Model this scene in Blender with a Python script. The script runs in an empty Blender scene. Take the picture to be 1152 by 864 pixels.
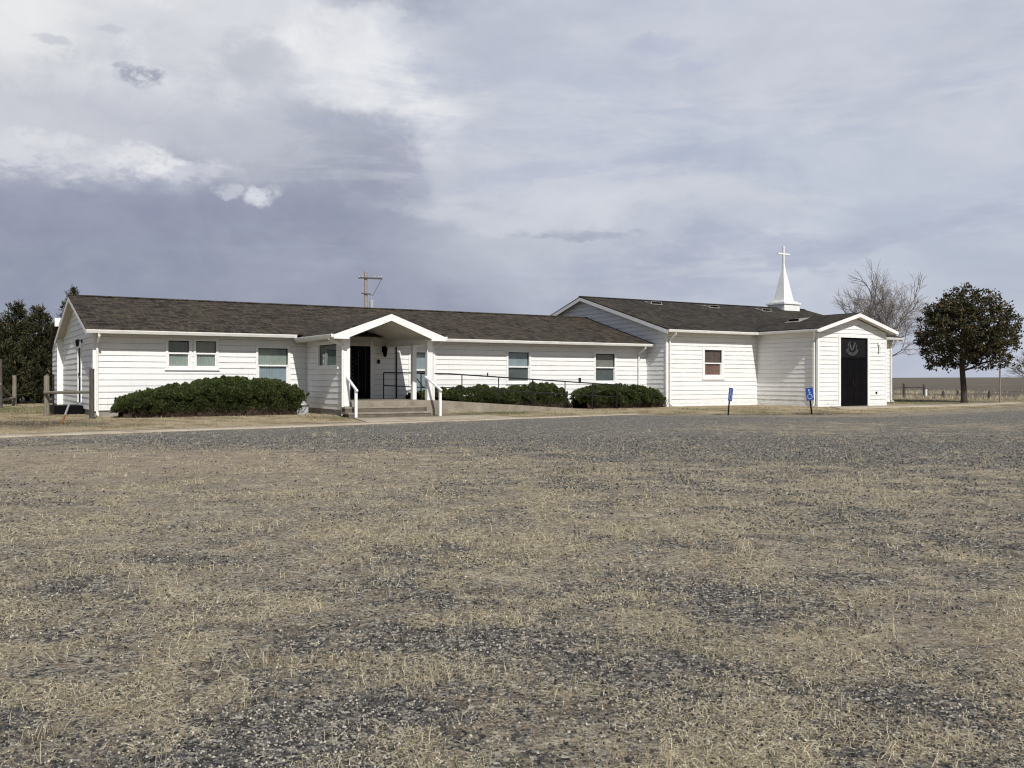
import bpy, math, random
import numpy as np
from mathutils import Vector, Matrix
random.seed(7)
rng = np.random.default_rng(11)
SC = bpy.context.scene
COL = SC.collection
R = math.radians

# ------------------------------------------------------------------ frame of the building
D1 = Vector((0.8522, 0.5231, 0)).normalized()
D2 = Vector((-D1.y, D1.x, 0))
OX, OY = -14.11, 31.0
ANG = math.atan2(D1.y, D1.x)
FOC, CX, HY, CAMZ = 1034.0, 576.0, 427.0, 1.35

def at(u, v):
    return (OX + D1.x*u + D2.x*v, OY + D1.y*u + D2.y*v)

def loc_uv(x, y):
    a, b = x - OX, y - OY
    return a*D1.x + b*D1.y, a*D2.x + b*D2.y

# ------------------------------------------------------------------ numpy value noise
def _hash(ix, iy, seed):
    h = (ix.astype(np.int64)*374761393 + iy.astype(np.int64)*668265263 + seed*982451653) & 0x7fffffff
    h = ((h ^ (h >> 13))*1274126177) & 0x7fffffff
    h = h ^ (h >> 16)
    return (h & 0xffff)/65535.0

def vnoise(x, y, seed=0):
    ix, iy = np.floor(x), np.floor(y)
    fx, fy = x-ix, y-iy
    fx = fx*fx*(3-2*fx); fy = fy*fy*(3-2*fy)
    a = _hash(ix, iy, seed); b = _hash(ix+1, iy, seed)
    c = _hash(ix, iy+1, seed); d = _hash(ix+1, iy+1, seed)
    return (a*(1-fx)+b*fx)*(1-fy) + (c*(1-fx)+d*fx)*fy

def fbm(x, y, octv=4, seed=0, gain=0.5):
    s = np.zeros_like(x); amp = 1.0; tot = 0.0
    for k in range(octv):
        s += amp*vnoise(x*2**k+17.3*k, y*2**k-9.1*k, seed+k); tot += amp; amp *= gain
    return s/tot

def sstep(a, b, x):
    t = np.clip((x-a)/(b-a), 0, 1)
    return t*t*(3-2*t)

# kerb line that separates the lot from the yard
KN = np.array((-0.641, 0.767)); KP = np.array((-12.0, 21.5)); KT = np.array((0.767, 0.641))

def kerb_s(x, y):
    s = (x-KP[0])*KN[0] + (y-KP[1])*KN[1]
    t = (x-KP[0])*KT[0] + (y-KP[1])*KT[1]
    return s + 5.2*sstep(20.5, 27.5, t), t

def ground_z(x, y):
    x = np.asarray(x, float); y = np.asarray(y, float)
    s, t = kerb_s(x, y)
    r = np.hypot(x, y)
    z = 0.10*sstep(0.3, 5.0, s)
    z = z + 0.03*(fbm(x*0.13, y*0.13, 3, 5)-0.5)*np.clip((40-r)/20, 0, 1)*(1-sstep(-1, 2, s))
    z = z + 0.012*(fbm(x*1.1, y*1.1, 3, 9)-0.5)*(1-sstep(30, 60, r))
    far = sstep(250, 1800, r)
    z = z + far*(0.3+3.4*fbm(x*0.0016+3, y*0.0016, 3, 21)) + 2.2*sstep(200, 1600, r)*sstep(0.1, 0.5, x/np.maximum(np.abs(y), 1))
    return z

def gz(x, y):
    return float(ground_z(np.array([x]), np.array([y]))[0])

def masks(x, y):
    """gravel share, yard share, green share, far-field share of the ground at x, y"""
    s, t = kerb_s(x, y)
    r = np.hypot(x, y)
    wob = (fbm(x*0.35, y*0.35, 4, 31)-0.5)
    yard = sstep(-0.3, 0.5, s + 1.2*wob)
    # gravel: a long bluish lane below the walkway plus worn patches
    lane = 1.15*np.exp(-((s+4.0)/3.2)**2)*sstep(-2, 8, t)*(1-0.55*sstep(26, 40, t))
    lane2 = np.exp(-((s+2.0)/1.6)**2)*(1-sstep(8, 14, t))*0.35
    big = np.exp(-(((x-6)/8)**2+((y-19.5)/5.5)**2))*1.5
    n1 = fbm(x*0.17+5, y*0.15, 6, 41, 0.62)
    n2 = fbm(x*1.3, y*1.9, 4, 57, 0.6)
    patch = sstep(0.36, 0.66, n1*0.6+n2*0.4)
    patch2 = np.exp(-(((x-0.9)/1.9)**2+((y-4.3)/1.3)**2))*0.5 + np.exp(-(((x+1.6)/1.2)**2+((y-3.6)/0.8)**2))*0.35
    g = 0.95*lane + 0.7*lane2 + 0.5*big + patch*0.46 + patch2*0.45*(0.5+n2) - 0.03
    g = g*(0.5+1.0*n2)
    bare = np.exp(-(((x+6.5)/6.0)**2+((y-15.0)/3.2)**2)) + np.exp(-(((x-3.2)/1.6)**2+((y-4.6)/0.9)**2))*0.8
    g = g*(1-0.92*np.clip(bare*1.2, 0, 1))
    gband = np.exp(-((s+1.6)/1.9)**2)*sstep(19, 24, t)
    g = g*(1-0.8*gband)*(1-0.5*np.exp(-((s+1.0)/0.7)**2)*sstep(0.45, 0.6, n2))
    g = np.clip(g, 0, 1)*(1-yard)
    green = sstep(0.60, 0.74, fbm(x*0.5+40, y*0.5, 4, 77))*0.55
    u = (x-OX)*D1.x+(y-OY)*D1.y; v = (x-OX)*D2.x+(y-OY)*D2.y
    green = green + 1.0*np.exp(-((u-13.2)/2.0)**2-((v+3.6)/0.8)**2) + 0.7*np.exp(-((u-7.0)/1.0)**2-((v+4.2)/0.8)**2)
    green = green + 0.9*np.exp(-((x+22)/3.5)**2-((y-37)/4.5)**2) + 0.8*np.exp(-((x-22)/4)**2-((y-52)/4)**2)
    green = np.clip(green, 0, 1)*(0.25+0.75*yard)
    far = sstep(48, 75, r + 14*wob)
    bare2 = np.clip(bare, 0, 1)
    return g, yard, green, far, bare2

# ------------------------------------------------------------------ materials
def new_mat(name):
    m = bpy.data.materials.new(name); m.use_nodes = True
    nt = m.node_tree; nt.nodes.clear()
    out = nt.nodes.new('ShaderNodeOutputMaterial')
    p = nt.nodes.new('ShaderNodeBsdfPrincipled')
    nt.links.new(p.outputs[0], out.inputs[0])
    return m, nt, p

class NT:
    def __init__(s, nt): s.nt = nt; s.l = nt.links.new
    def n(s, t, **kw):
        x = s.nt.nodes.new(t)
        for k, v in kw.items(): setattr(x, k, v)
        return x
    def put(s, sock, v):
        if v is None: return
        if hasattr(v, 'is_output'): s.l(v, sock)
        else: sock.default_value = v
    def math(s, op, a, b=None, c=None, clamp=False):
        x = s.n('ShaderNodeMath', operation=op, use_clamp=clamp)
        s.put(x.inputs[0], a)
        if b is not None: s.put(x.inputs[1], b)
        if c is not None: s.put(x.inputs[2], c)
        return x.outputs[0]
    def noise(s, scale, detail=4, vec=None, rough=0.55, dist=0.0):
        x = s.n('ShaderNodeTexNoise'); x.inputs['Scale'].default_value = scale
        x.inputs['Detail'].default_value = detail; x.inputs['Roughness'].default_value = rough
        x.inputs['Distortion'].default_value = dist
        if vec is not None: s.l(vec, x.inputs['Vector'])
        return x.outputs['Fac']
    def vor(s, scale, vec=None, feature='F1', out='Color'):
        x = s.n('ShaderNodeTexVoronoi', feature=feature); x.inputs['Scale'].default_value = scale
        if vec is not None: s.l(vec, x.inputs['Vector'])
        return x.outputs[out]
    def ramp(s, fac, stops, interp='LINEAR'):
        x = s.n('ShaderNodeValToRGB'); x.color_ramp.interpolation = interp
        e = x.color_ramp.elements
        while len(e) < len(stops): e.new(0.5)
        for i, (p, c) in enumerate(stops):
            e[i].position = p; e[i].color = (c, c, c, 1) if isinstance(c, (int, float)) else (*c, 1)
        s.put(x.inputs[0], fac)
        return x.outputs[0]
    def mix(s, fac, a, b, mode='MIX'):
        x = s.n('ShaderNodeMix', data_type='RGBA', blend_type=mode)
        s.put(x.inputs[0], fac)
        for i, v in ((6, a), (7, b)):
            if isinstance(v, tuple): v = (*v[:3], 1)
            s.put(x.inputs[i], v)
        return x.outputs[2]
    def mapr(s, v, a, b, c=0.0, d=1.0, smooth=True):
        x = s.n('ShaderNodeMapRange', interpolation_type='SMOOTHSTEP' if smooth else 'LINEAR')
        s.put(x.inputs[0], v)
        for i, q in ((1, a), (2, b), (3, c), (4, d)): x.inputs[i].default_value = q
        return x.outputs[0]
    def coord(s, which='Object', scale=None):
        c = s.n('ShaderNodeTexCoord').outputs[which]
        if scale:
            m = s.n('ShaderNodeMapping'); m.inputs['Scale'].default_value = scale
            s.l(c, m.inputs['Vector']); c = m.outputs[0]
        return c
    def pos(s): return s.n('ShaderNodeNewGeometry').outputs['Position']
    def island(s): return s.n('ShaderNodeNewGeometry').outputs['Random Per Island']
    def bump(s, h, strength=0.5, dist=0.02):
        x = s.n('ShaderNodeBump'); x.inputs['Strength'].default_value = strength
        x.inputs['Distance'].default_value = dist; s.l(h, x.inputs['Height'])
        return x.outputs[0]

def simple(name, col, rough=0.6, metal=0.0, var=0.18, nscale=6.0, bumpd=0.0, spec=0.4):
    m, nt, p = new_mat(name); t = NT(nt)
    c = t.coord()
    f = t.noise(nscale, 5, c)
    lo = tuple(x*(1-var) for x in col); hi = tuple(min(1, x*(1+var)) for x in col)
    t.l(t.ramp(f, [(0.3, lo), (0.7, hi)]), p.inputs['Base Color'])
    p.inputs['Roughness'].default_value = rough; p.inputs['Metallic'].default_value = metal
    p.inputs['Specular IOR Level'].default_value = spec
    if bumpd: t.l(t.bump(t.noise(nscale*6, 4, c), 0.6, bumpd), p.inputs['Normal'])
    return m

def siding_mat():
    m, nt, p = new_mat('white_painted_siding'); t = NT(nt)
    c = t.coord()
    base = t.ramp(t.noise(1.3, 6, c), [(0.3, (0.74, 0.74, 0.735)), (0.7, (0.81, 0.81, 0.80))])
    streak = t.noise(1.0, 5, t.coord('Object', (7, 7, 0.6)), 0.6)
    col = t.mix(t.mapr(streak, 0.52, 0.78, 0, 0.35), base, (0.60, 0.59, 0.57))
    wear = t.noise(11, 6, t.coord('Object', (0.35, 0.35, 2.2)), 0.65)
    patch = t.noise(0.55, 3, c)
    wf = t.math('MULTIPLY', t.mapr(wear, 0.56, 0.66), t.mapr(patch, 0.52, 0.7))
    col = t.mix(t.math('MULTIPLY', wf, 0.55), col, (0.50, 0.49, 0.47))
    z = t.n('ShaderNodeSeparateXYZ'); t.l(c, z.inputs[0])
    splash = t.math('MULTIPLY', t.mapr(z.outputs[2], 0.75, 0.1), t.mapr(t.noise(5, 6, c, 0.7), 0.4, 0.72))
    col = t.mix(t.math('MULTIPLY', splash, 0.7), col, (0.42, 0.38, 0.31))
    # butt joints between board lengths, staggered row by row
    row = t.math('FLOOR', t.math('DIVIDE', t.math('ADD', z.outputs[2], 0.0), 0.2083))
    wn = t.n('ShaderNodeTexWhiteNoise', noise_dimensions='1D'); t.l(row, wn.inputs['W'])
    along = t.math('ADD', t.math('ADD', z.outputs[0], z.outputs[1]), t.math('MULTIPLY', wn.outputs['Value'], 3.66))
    fr_ = t.math('FRACT', t.math('DIVIDE', along, 3.66))
    col = t.mix(t.math('MULTIPLY', t.math('LESS_THAN', fr_, 0.0022), 0.55), col, (0.28, 0.27, 0.25))
    # slight tone change from board to board
    wn2 = t.n('ShaderNodeTexWhiteNoise', noise_dimensions='2D'); cb = t.n('ShaderNodeCombineXYZ'); t.l(row, cb.inputs[0]); t.l(t.math('FLOOR', t.math('DIVIDE', along, 3.66)), cb.inputs[1]); t.l(cb.outputs[0], wn2.inputs['Vector'])
    col = t.mix(t.math('MULTIPLY', wn2.outputs['Value'], 0.16), col, (0.58, 0.575, 0.56))
    t.l(col, p.inputs['Base Color'])
    p.inputs['Roughness'].default_value = 0.6
    t.l(t.bump(t.noise(30, 5, t.coord('Object', (0.15, 0.15, 2.5))), 0.35, 0.004), p.inputs['Normal'])
    return m

def roof_mat(name, swap=False, c1=(0.016, 0.014, 0.012), c2=(0.092, 0.073, 0.053), lich=(0.085, 0.08, 0.04)):
    m, nt, p = new_mat(name); t = NT(nt)
    c = t.coord()
    sx = t.n('ShaderNodeSeparateXYZ'); t.l(c, sx.inputs[0])
    cb = t.n('ShaderNodeCombineXYZ')
    a, b = (sx.outputs[0], sx.outputs[1]) if not swap else (sx.outputs[1], sx.outputs[0])
    t.l(a, cb.inputs[0]); t.l(b, cb.inputs[1])
    br = t.n('ShaderNodeTexBrick'); t.l(cb.outputs[0], br.inputs['Vector'])
    br.inputs['Scale'].default_value = 1.0
    br.inputs['Brick Width'].default_value = 0.31; br.inputs['Row Height'].default_value = 0.137
    br.inputs['Mortar Size'].default_value = 0.008; br.inputs['Bias'].default_value = -0.1
    br.inputs['Color1'].default_value = (*c1, 1); br.inputs['Color2'].default_value = (*c2, 1)
    br.inputs['Mortar'].default_value = (0.014, 0.012, 0.011, 1)
    col = t.mix(t.mapr(t.noise(0.45, 6, c, 0.62), 0.42, 0.68, 0, 0.5), br.outputs['Color'], (0.062, 0.049, 0.037))
    col = t.mix(t.mapr(t.noise(0.9, 6, t.coord('Object', (1, 0.6, 1)), 0.7), 0.56, 0.75, 0, 0.55), col, lich)
    col = t.mix(t.mapr(t.noise(60, 3, c), 0.3, 0.7, 0, 0.35), col, (0.02, 0.018, 0.017))
    col = t.mix(t.mapr(t.noise(3.0, 5, t.coord('Object', (2.6, 0.5, 1)), 0.7), 0.48, 0.70, 0, 0.6), col, (0.115, 0.095, 0.070))
    t.l(col, p.inputs['Base Color']); p.inputs['Roughness'].default_value = 0.95
    p.inputs['Specular IOR Level'].default_value = 0.15
    h = t.math('ADD', br.outputs['Fac'], t.math('MULTIPLY', t.noise(25, 3, c), -0.6))
    t.l(t.bump(h, -0.7, 0.02), p.inputs['Normal'])
    return m

def ground_mat():
    m, nt, p = new_mat('dry_grass_and_gravel'); t = NT(nt)
    P = t.pos()
    A = t.n('ShaderNodeAttribute', attribute_name='mix'); sp = t.n('ShaderNodeSeparateColor'); t.l(A.outputs['Color'], sp.inputs[0])
    g, yard, green = sp.outputs[0], sp.outputs[1], sp.outputs[2]
    B = t.n('ShaderNodeAttribute', attribute_name='mix2'); sp2 = t.n('ShaderNodeSeparateColor'); t.l(B.outputs['Color'], sp2.inputs[0])
    far, bare, walk = sp2.outputs[0], sp2.outputs[1], sp2.outputs[2]
    # straw: fine fibrous speckle at several sizes
    f1 = t.noise(46, 6, P, 0.75); f2 = t.noise(6.5, 6, P, 0.7); f3 = t.noise(0.8, 5, P, 0.6); f4 = t.noise(130, 3, P, 0.7)
    mps = t.n('ShaderNodeMapping'); mps.inputs['Scale'].default_value = (1, 3.2, 1); mps.inputs['Rotation'].default_value = (0, 0, 0.35); t.l(P, mps.inputs['Vector'])
    f5 = t.noise(16, 5, mps.outputs[0], 0.75)
    mps2 = t.n('ShaderNodeMapping'); mps2.inputs['Scale'].default_value = (0.8, 1.25, 1); mps2.inputs['Rotation'].default_value = (0, 0, -0.4); t.l(P, mps2.inputs['Vector'])
    straw = t.ramp(f1, [(0.36, (0.066, 0.058, 0.048)), (0.46, (0.251, 0.218, 0.165)), (0.53, (0.475, 0.422, 0.323)), (0.63, (0.720, 0.700, 0.541))])
    soil = t.ramp(f4, [(0.38, (0.115, 0.088, 0.063)), (0.5, (0.275, 0.215, 0.155)), (0.62, (0.49, 0.40, 0.30))])
    # gravel stones
    vc = t.vor(52, P); vs = t.n('ShaderNodeSeparateColor'); t.l(vc, vs.inputs[0])
    stone = t.ramp(vs.outputs[0], [(0.0, (0.016, 0.017, 0.018)), (0.35, (0.071, 0.070, 0.071)), (0.62, (0.163, 0.159, 0.149)), (0.82, (0.353, 0.325, 0.279)), (0.97, (0.742, 0.690, 0.558))])
    vc2 = t.vor(24, P); vs2 = t.n('ShaderNodeSeparateColor'); t.l(vc2, vs2.inputs[0])
    stone2 = t.ramp(vs2.outputs[0], [(0.0, (0.019, 0.020, 0.020)), (0.4, (0.079, 0.078, 0.078)), (0.75, (0.191, 0.182, 0.168)), (0.96, (0.598, 0.546, 0.452))])
    stone = t.mix(t.mapr(t.noise(14, 4, P), 0.45, 0.55, 0.15, 0.75), stone, stone2)
    col = t.mix(t.mapr(f2, 0.43, 0.55), soil, straw)
    col = t.mix(t.mapr(vs.outputs[1], 0.70, 0.74), col, stone)
    col = t.mix(t.mapr(f5, 0.53, 0.64, 0, 0.8), col, (0.686, 0.620, 0.469))
    col = t.mix(t.mapr(f5, 0.46, 0.37, 0, 0.8), col, (0.066, 0.061, 0.054))
    barec = t.ramp(f4, [(0.36, (0.198, 0.156, 0.112)), (0.5, (0.356, 0.288, 0.211)), (0.66, (0.554, 0.469, 0.356))])
    col = t.mix(t.math('MULTIPLY', bare, t.mapr(f2, 0.35, 0.6, 0.55, 1.0)), col, barec)
    mid = t.noise(1.9, 6, mps2.outputs[0], 0.68)
    col = t.mix(t.mapr(mid, 0.53, 0.66, 0, 0.62), col, t.mix(t.mapr(f1, 0.40, 0.58), (0.30, 0.25, 0.165), (0.72, 0.63, 0.44)))
    col = t.mix(t.mapr(t.noise(3.3, 6, P, 0.7), 0.47, 0.36, 0, 0.62), col, t.mix(t.mapr(f4, 0.4, 0.6), (0.045, 0.038, 0.030), (0.16, 0.135, 0.105)))
    gm = t.math('ADD', g, t.math('MULTIPLY', t.math('SUBTRACT', f5, 0.5), 2.0))
    gm = t.math('ADD', gm, t.math('MULTIPLY', t.math('SUBTRACT', mid, 0.52), -1.6))
    gm = t.math('ADD', gm, t.math('MULTIPLY', t.math('SUBTRACT', f2, 0.5), 2.2))
    gm = t.mapr(gm, 0.28, 0.50)
    col = t.mix(gm, col, stone)
    # yard: trodden tan grass with a little green
    y1 = t.ramp(f1, [(0.34, (0.15, 0.112, 0.066)), (0.5, (0.46, 0.38, 0.245)), (0.64, (0.66, 0.57, 0.39))])
    y1 = t.mix(t.mapr(f2, 0.48, 0.72, 0, 0.75), y1, (0.16, 0.125, 0.075))
    y1 = t.mix(t.mapr(f3, 0.46, 0.62, 0, 0.75), y1, (0.20, 0.15, 0.09))
    y1 = t.mix(t.math('MULTIPLY', walk, t.mapr(f2, 0.36, 0.52, 0.4, 1.0)), y1, (0.075, 0.058, 0.042))
    col = t.mix(t.math('MULTIPLY', yard, 0.95), col, y1)
    gr = t.ramp(f1, [(0.3, (0.03, 0.045, 0.015)), (0.65, (0.11, 0.13, 0.045))])
    col = t.mix(t.math('MULTIPLY', green, t.mapr(f2, 0.34, 0.6, 0.25, 0.95)), col, gr)
    # far pasture
    fp = t.ramp(t.noise(0.055, 6, P, 0.65), [(0.3, (0.10, 0.088, 0.073)), (0.5, (0.142, 0.124, 0.101)), (0.7, (0.19, 0.165, 0.13))])
    fp = t.mix(t.mapr(f2, 0.35, 0.7, 0, 0.5), fp, (0.07, 0.06, 0.05))
    fp = t.mix(t.mapr(t.noise(0.16, 5, P, 0.7), 0.5, 0.68, 0, 0.5), fp, (0.21, 0.175, 0.125))
    col = t.mix(far, col, fp)
    t.l(col, p.inputs['Base Color'])
    p.inputs['Roughness'].default_value = 0.95; p.inputs['Specular IOR Level'].default_value = 0.12
    h = t.math('ADD', t.math('MULTIPLY', f2, 1.4), t.math('ADD', t.math('MULTIPLY', f1, 0.9), t.math('MULTIPLY', vs.outputs[0], 0.45)))
    t.l(t.bump(h, 0.9, 0.035), p.inputs['Normal'])
    return m

def island_mat(name, stops, rough=0.8, spec=0.2, trans=0.0):
    m, nt, p = new_mat(name); t = NT(nt)
    t.l(t.ramp(t.island(), stops), p.inputs['Base Color'])
    p.inputs['Roughness'].default_value = rough; p.inputs['Specular IOR Level'].default_value = spec
    if trans:
        out = [n for n in nt.nodes if n.type == 'OUTPUT_MATERIAL'][0]
        tr = t.n('ShaderNodeBsdfTranslucent'); t.l(t.ramp(t.island(), stops), tr.inputs['Color'])
        mx = t.n('ShaderNodeMixShader'); mx.inputs[0].default_value = trans
        t.l(p.outputs[0], mx.inputs[1]); t.l(tr.outputs[0], mx.inputs[2]); t.l(mx.outputs[0], out.inputs[0])
    return m

def glass_mat():
    m = bpy.data.materials.new('window_glass'); m.use_nodes = True
    nt = m.node_tree; nt.nodes.clear(); t = NT(nt)
    out = t.n('ShaderNodeOutputMaterial')
    tr = t.n('ShaderNodeBsdfTransparent'); tr.inputs[0].default_value = (0.89, 0.92, 0.91, 1)
    gl = t.n('ShaderNodeBsdfGlossy'); gl.inputs['Roughness'].default_value = 0.03; gl.inputs['Color'].default_value = (0.85, 0.93, 0.95, 1)
    fr = t.n('ShaderNodeLayerWeight'); fr.inputs[0].default_value = 0.5
    t.l(t.bump(t.noise(1.6, 2, t.coord()), 0.08, 0.05), gl.inputs['Normal'])
    mx = t.n('ShaderNodeMixShader')
    t.l(t.math('ADD', t.math('MULTIPLY', t.math('POWER', fr.outputs['Facing'], 4.0), 0.9), 0.07, clamp=True), mx.inputs[0])
    t.l(tr.outputs[0], mx.inputs[1]); t.l(gl.outputs[0], mx.inputs[2]); t.l(mx.outputs[0], out.inputs[0])
    return m

def concrete_mat(name, a, b, grass=0.5):
    m, nt, p = new_mat(name); t = NT(nt)
    P = t.pos()
    col = t.ramp(t.noise(2.2, 7, P, 0.65), [(0.3, a), (0.7, b)])
    col = t.mix(t.mapr(t.noise(40, 4, P, 0.7), 0.35, 0.7, 0, 0.4), col, tuple(x*0.45 for x in a))
    col = t.mix(t.mapr(t.noise(0.9, 6, P, 0.7), 0.48, 0.66, 0, grass), col, (0.25, 0.20, 0.13))
    t.l(col, p.inputs['Base Color']); p.inputs['Roughness'].default_value = 0.9; p.inputs['Specular IOR Level'].default_value = 0.2
    t.l(t.bump(t.noise(35, 5, P, 0.7), 0.4, 0.01), p.inputs['Normal'])
    return m

def wood_mat(name, a, b):
    m, nt, p = new_mat(name); t = NT(nt)
    col = t.ramp(t.noise(4, 6, t.coord('Object', (9, 9, 0.9)), 0.65), [(0.3, a), (0.7, b)])
    t.l(col, p.inputs['Base Color']); p.inputs['Roughness'].default_value = 0.9; p.inputs['Specular IOR Level'].default_value = 0.15
    t.l(t.bump(t.noise(6, 5, t.coord('Object', (14, 14, 0.8))), 0.6, 0.015), p.inputs['Normal'])
    return m

M = {}
M['siding'] = siding_mat()
M['lap_shadow'] = simple('lap_shadow_line', (0.47, 0.46, 0.44), 0.9, 0, 0.45, 1.7, 0, 0.1)  # shadow line under each lap, painted as a grey strip
M['white'] = simple('white_paint', (0.78, 0.78, 0.77), 0.5, 0, 0.06, 3, 0.001)
M['gutter'] = simple('white_gutter_metal', (0.74, 0.73, 0.70), 0.4, 0, 0.10, 2.5)
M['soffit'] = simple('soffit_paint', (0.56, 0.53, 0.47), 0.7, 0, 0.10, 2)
M['foundation'] = simple('foundation_block', (0.25, 0.23, 0.21), 0.9, 0, 0.3, 3, 0.01)
M['roof'] = roof_mat('brown_shingles')
M['roof_side'] = roof_mat('brown_shingles_cross', True)
M['roof_chapel'] = roof_mat('dark_shingles', False, (0.014, 0.013, 0.011), (0.055, 0.050, 0.040), (0.048, 0.050, 0.028))
M['roof_chapel_side'] = roof_mat('dark_shingles_cross', True, (0.014, 0.013, 0.011), (0.055, 0.050, 0.040), (0.048, 0.050, 0.028))
M['black'] = simple('black_paint', (0.0055, 0.005, 0.006), 0.5, 0, 0.2, 5, 0, 0.05)
M['blackmetal'] = simple('black_pipe', (0.018, 0.017, 0.017), 0.5, 0.2, 0.3, 8)
M['darkglass'] = simple('dark_door_glass', (0.010, 0.010, 0.011), 0.15, 0, 0.1, 3, 0, 0.15)
M['etched'] = simple('grey_etching', (0.10, 0.10, 0.105), 0.7, 0, 0.2, 6, 0, 0.2)
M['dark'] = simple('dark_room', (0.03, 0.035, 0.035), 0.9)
M['blind_green'] = simple('grey_green_curtain', (0.27, 0.305, 0.285), 0.8, 0, 0.12, 3)
M['blind_blue'] = simple('blue_grey_curtain', (0.25, 0.30, 0.335), 0.8, 0, 0.12, 3)
M['blind_dark'] = simple('dark_curtain', (0.085, 0.098, 0.102), 0.8, 0, 0.15, 3)
M['blind_tan'] = simple('tan_curtain', (0.20, 0.19, 0.17), 0.8, 0, 0.12, 3)
M['blind_red'] = simple('red_brown_blind', (0.19, 0.095, 0.07), 0.7, 0, 0.2, 8)
M['blind_redd'] = simple('dark_red_brown_blind', (0.10, 0.066, 0.056), 0.7, 0, 0.2, 8)
M['glass'] = glass_mat()
M['concrete'] = concrete_mat('porch_concrete', (0.21, 0.18, 0.14), (0.36, 0.32, 0.26), 0.25)
M['riser'] = concrete_mat('dark_riser_concrete', (0.10, 0.085, 0.07), (0.20, 0.17, 0.14), 0.3)  # darker concrete tone for the step fronts
M['walk'] = concrete_mat('walkway_concrete', (0.34, 0.29, 0.22), (0.50, 0.44, 0.35), 0.75)
M['wood'] = wood_mat('weathered_wood', (0.10, 0.088, 0.07), (0.30, 0.27, 0.22))
M['wooddark'] = wood_mat('dark_weathered_wood', (0.045, 0.04, 0.036), (0.13, 0.115, 0.10))
M['polewood'] = wood_mat('utility_pole_wood', (0.20, 0.19, 0.175), (0.36, 0.345, 0.32))
M['bark'] = wood_mat('dark_bark', (0.035, 0.028, 0.025), (0.085, 0.068, 0.06))
M['greybark'] = wood_mat('grey_bark', (0.15, 0.132, 0.12), (0.31, 0.275, 0.25))
M['rust'] = simple('rusty_orange_paint', (0.30, 0.12, 0.05), 0.8, 0, 0.4, 12)
M['galv'] = simple('grey_metal', (0.42, 0.43, 0.43), 0.45, 0.3, 0.15, 4)
M['vent'] = simple('dull_vent_metal', (0.30, 0.29, 0.265), 0.6, 0.1, 0.25, 5)
M['blue'] = simple('blue_sign_paint', (0.012, 0.055, 0.25), 0.4, 0, 0.15, 6)
M['signwhite'] = simple('faded_sign_white', (0.36, 0.42, 0.55), 0.4, 0, 0.05, 6)
M['ground'] = ground_mat()
M['straw'] = island_mat('straw', [(0.0, (0.17, 0.14, 0.090)), (0.3, (0.38, 0.325, 0.215)), (0.7, (0.59, 0.515, 0.355)), (1.0, (0.75, 0.675, 0.49))], 0.8, 0.2, 0.2)
M['yardgrass'] = island_mat('yard_grass', [(0.0, (0.14, 0.10, 0.05)), (0.4, (0.40, 0.32, 0.185)), (0.85, (0.58, 0.49, 0.30)), (0.93, (0.12, 0.14, 0.05)), (1.0, (0.08, 0.11, 0.03))], 0.8, 0.2, 0.2)
M['greengrass'] = island_mat('green_grass', [(0.0, (0.05, 0.075, 0.02)), (0.7, (0.10, 0.135, 0.04)), (1.0, (0.24, 0.21, 0.10))], 0.8, 0.2, 0.2)
M['pebble'] = island_mat('pebbles', [(0.0, (0.020, 0.0195, 0.019)), (0.4, (0.076, 0.074, 0.073)), (0.62, (0.165, 0.157, 0.145)), (0.84, (0.34, 0.31, 0.26)), (1.0, (0.56, 0.52, 0.44))], 0.85, 0.2)
M['juniper'] = island_mat('juniper_leaf', [(0.0, (0.014, 0.024, 0.008)), (0.45, (0.046, 0.070, 0.020)), (0.8, (0.10, 0.125, 0.04)), (1.0, (0.18, 0.18, 0.075))], 0.75, 0.2, 0.15)
M['twig'] = island_mat('brown_twig', [(0.0, (0.016, 0.012, 0.010)), (0.5, (0.05, 0.036, 0.028)), (1.0, (0.11, 0.08, 0.06))], 0.9, 0.1)
M['cedar'] = island_mat('cedar_leaf', [(0.0, (0.013, 0.017, 0.009)), (0.5, (0.036, 0.042, 0.019)), (0.82, (0.075, 0.072, 0.034)), (1.0, (0.13, 0.095, 0.05))], 0.8, 0.15, 0.12)
M['redleaf'] = island_mat('dark_leaf', [(0.0, (0.012, 0.016, 0.007)), (0.45, (0.038, 0.042, 0.015)), (0.72, (0.075, 0.070, 0.026)), (0.88, (0.095, 0.060, 0.028)), (1.0, (0.15, 0.080, 0.038))], 0.6, 0.35, 0.2)

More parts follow.
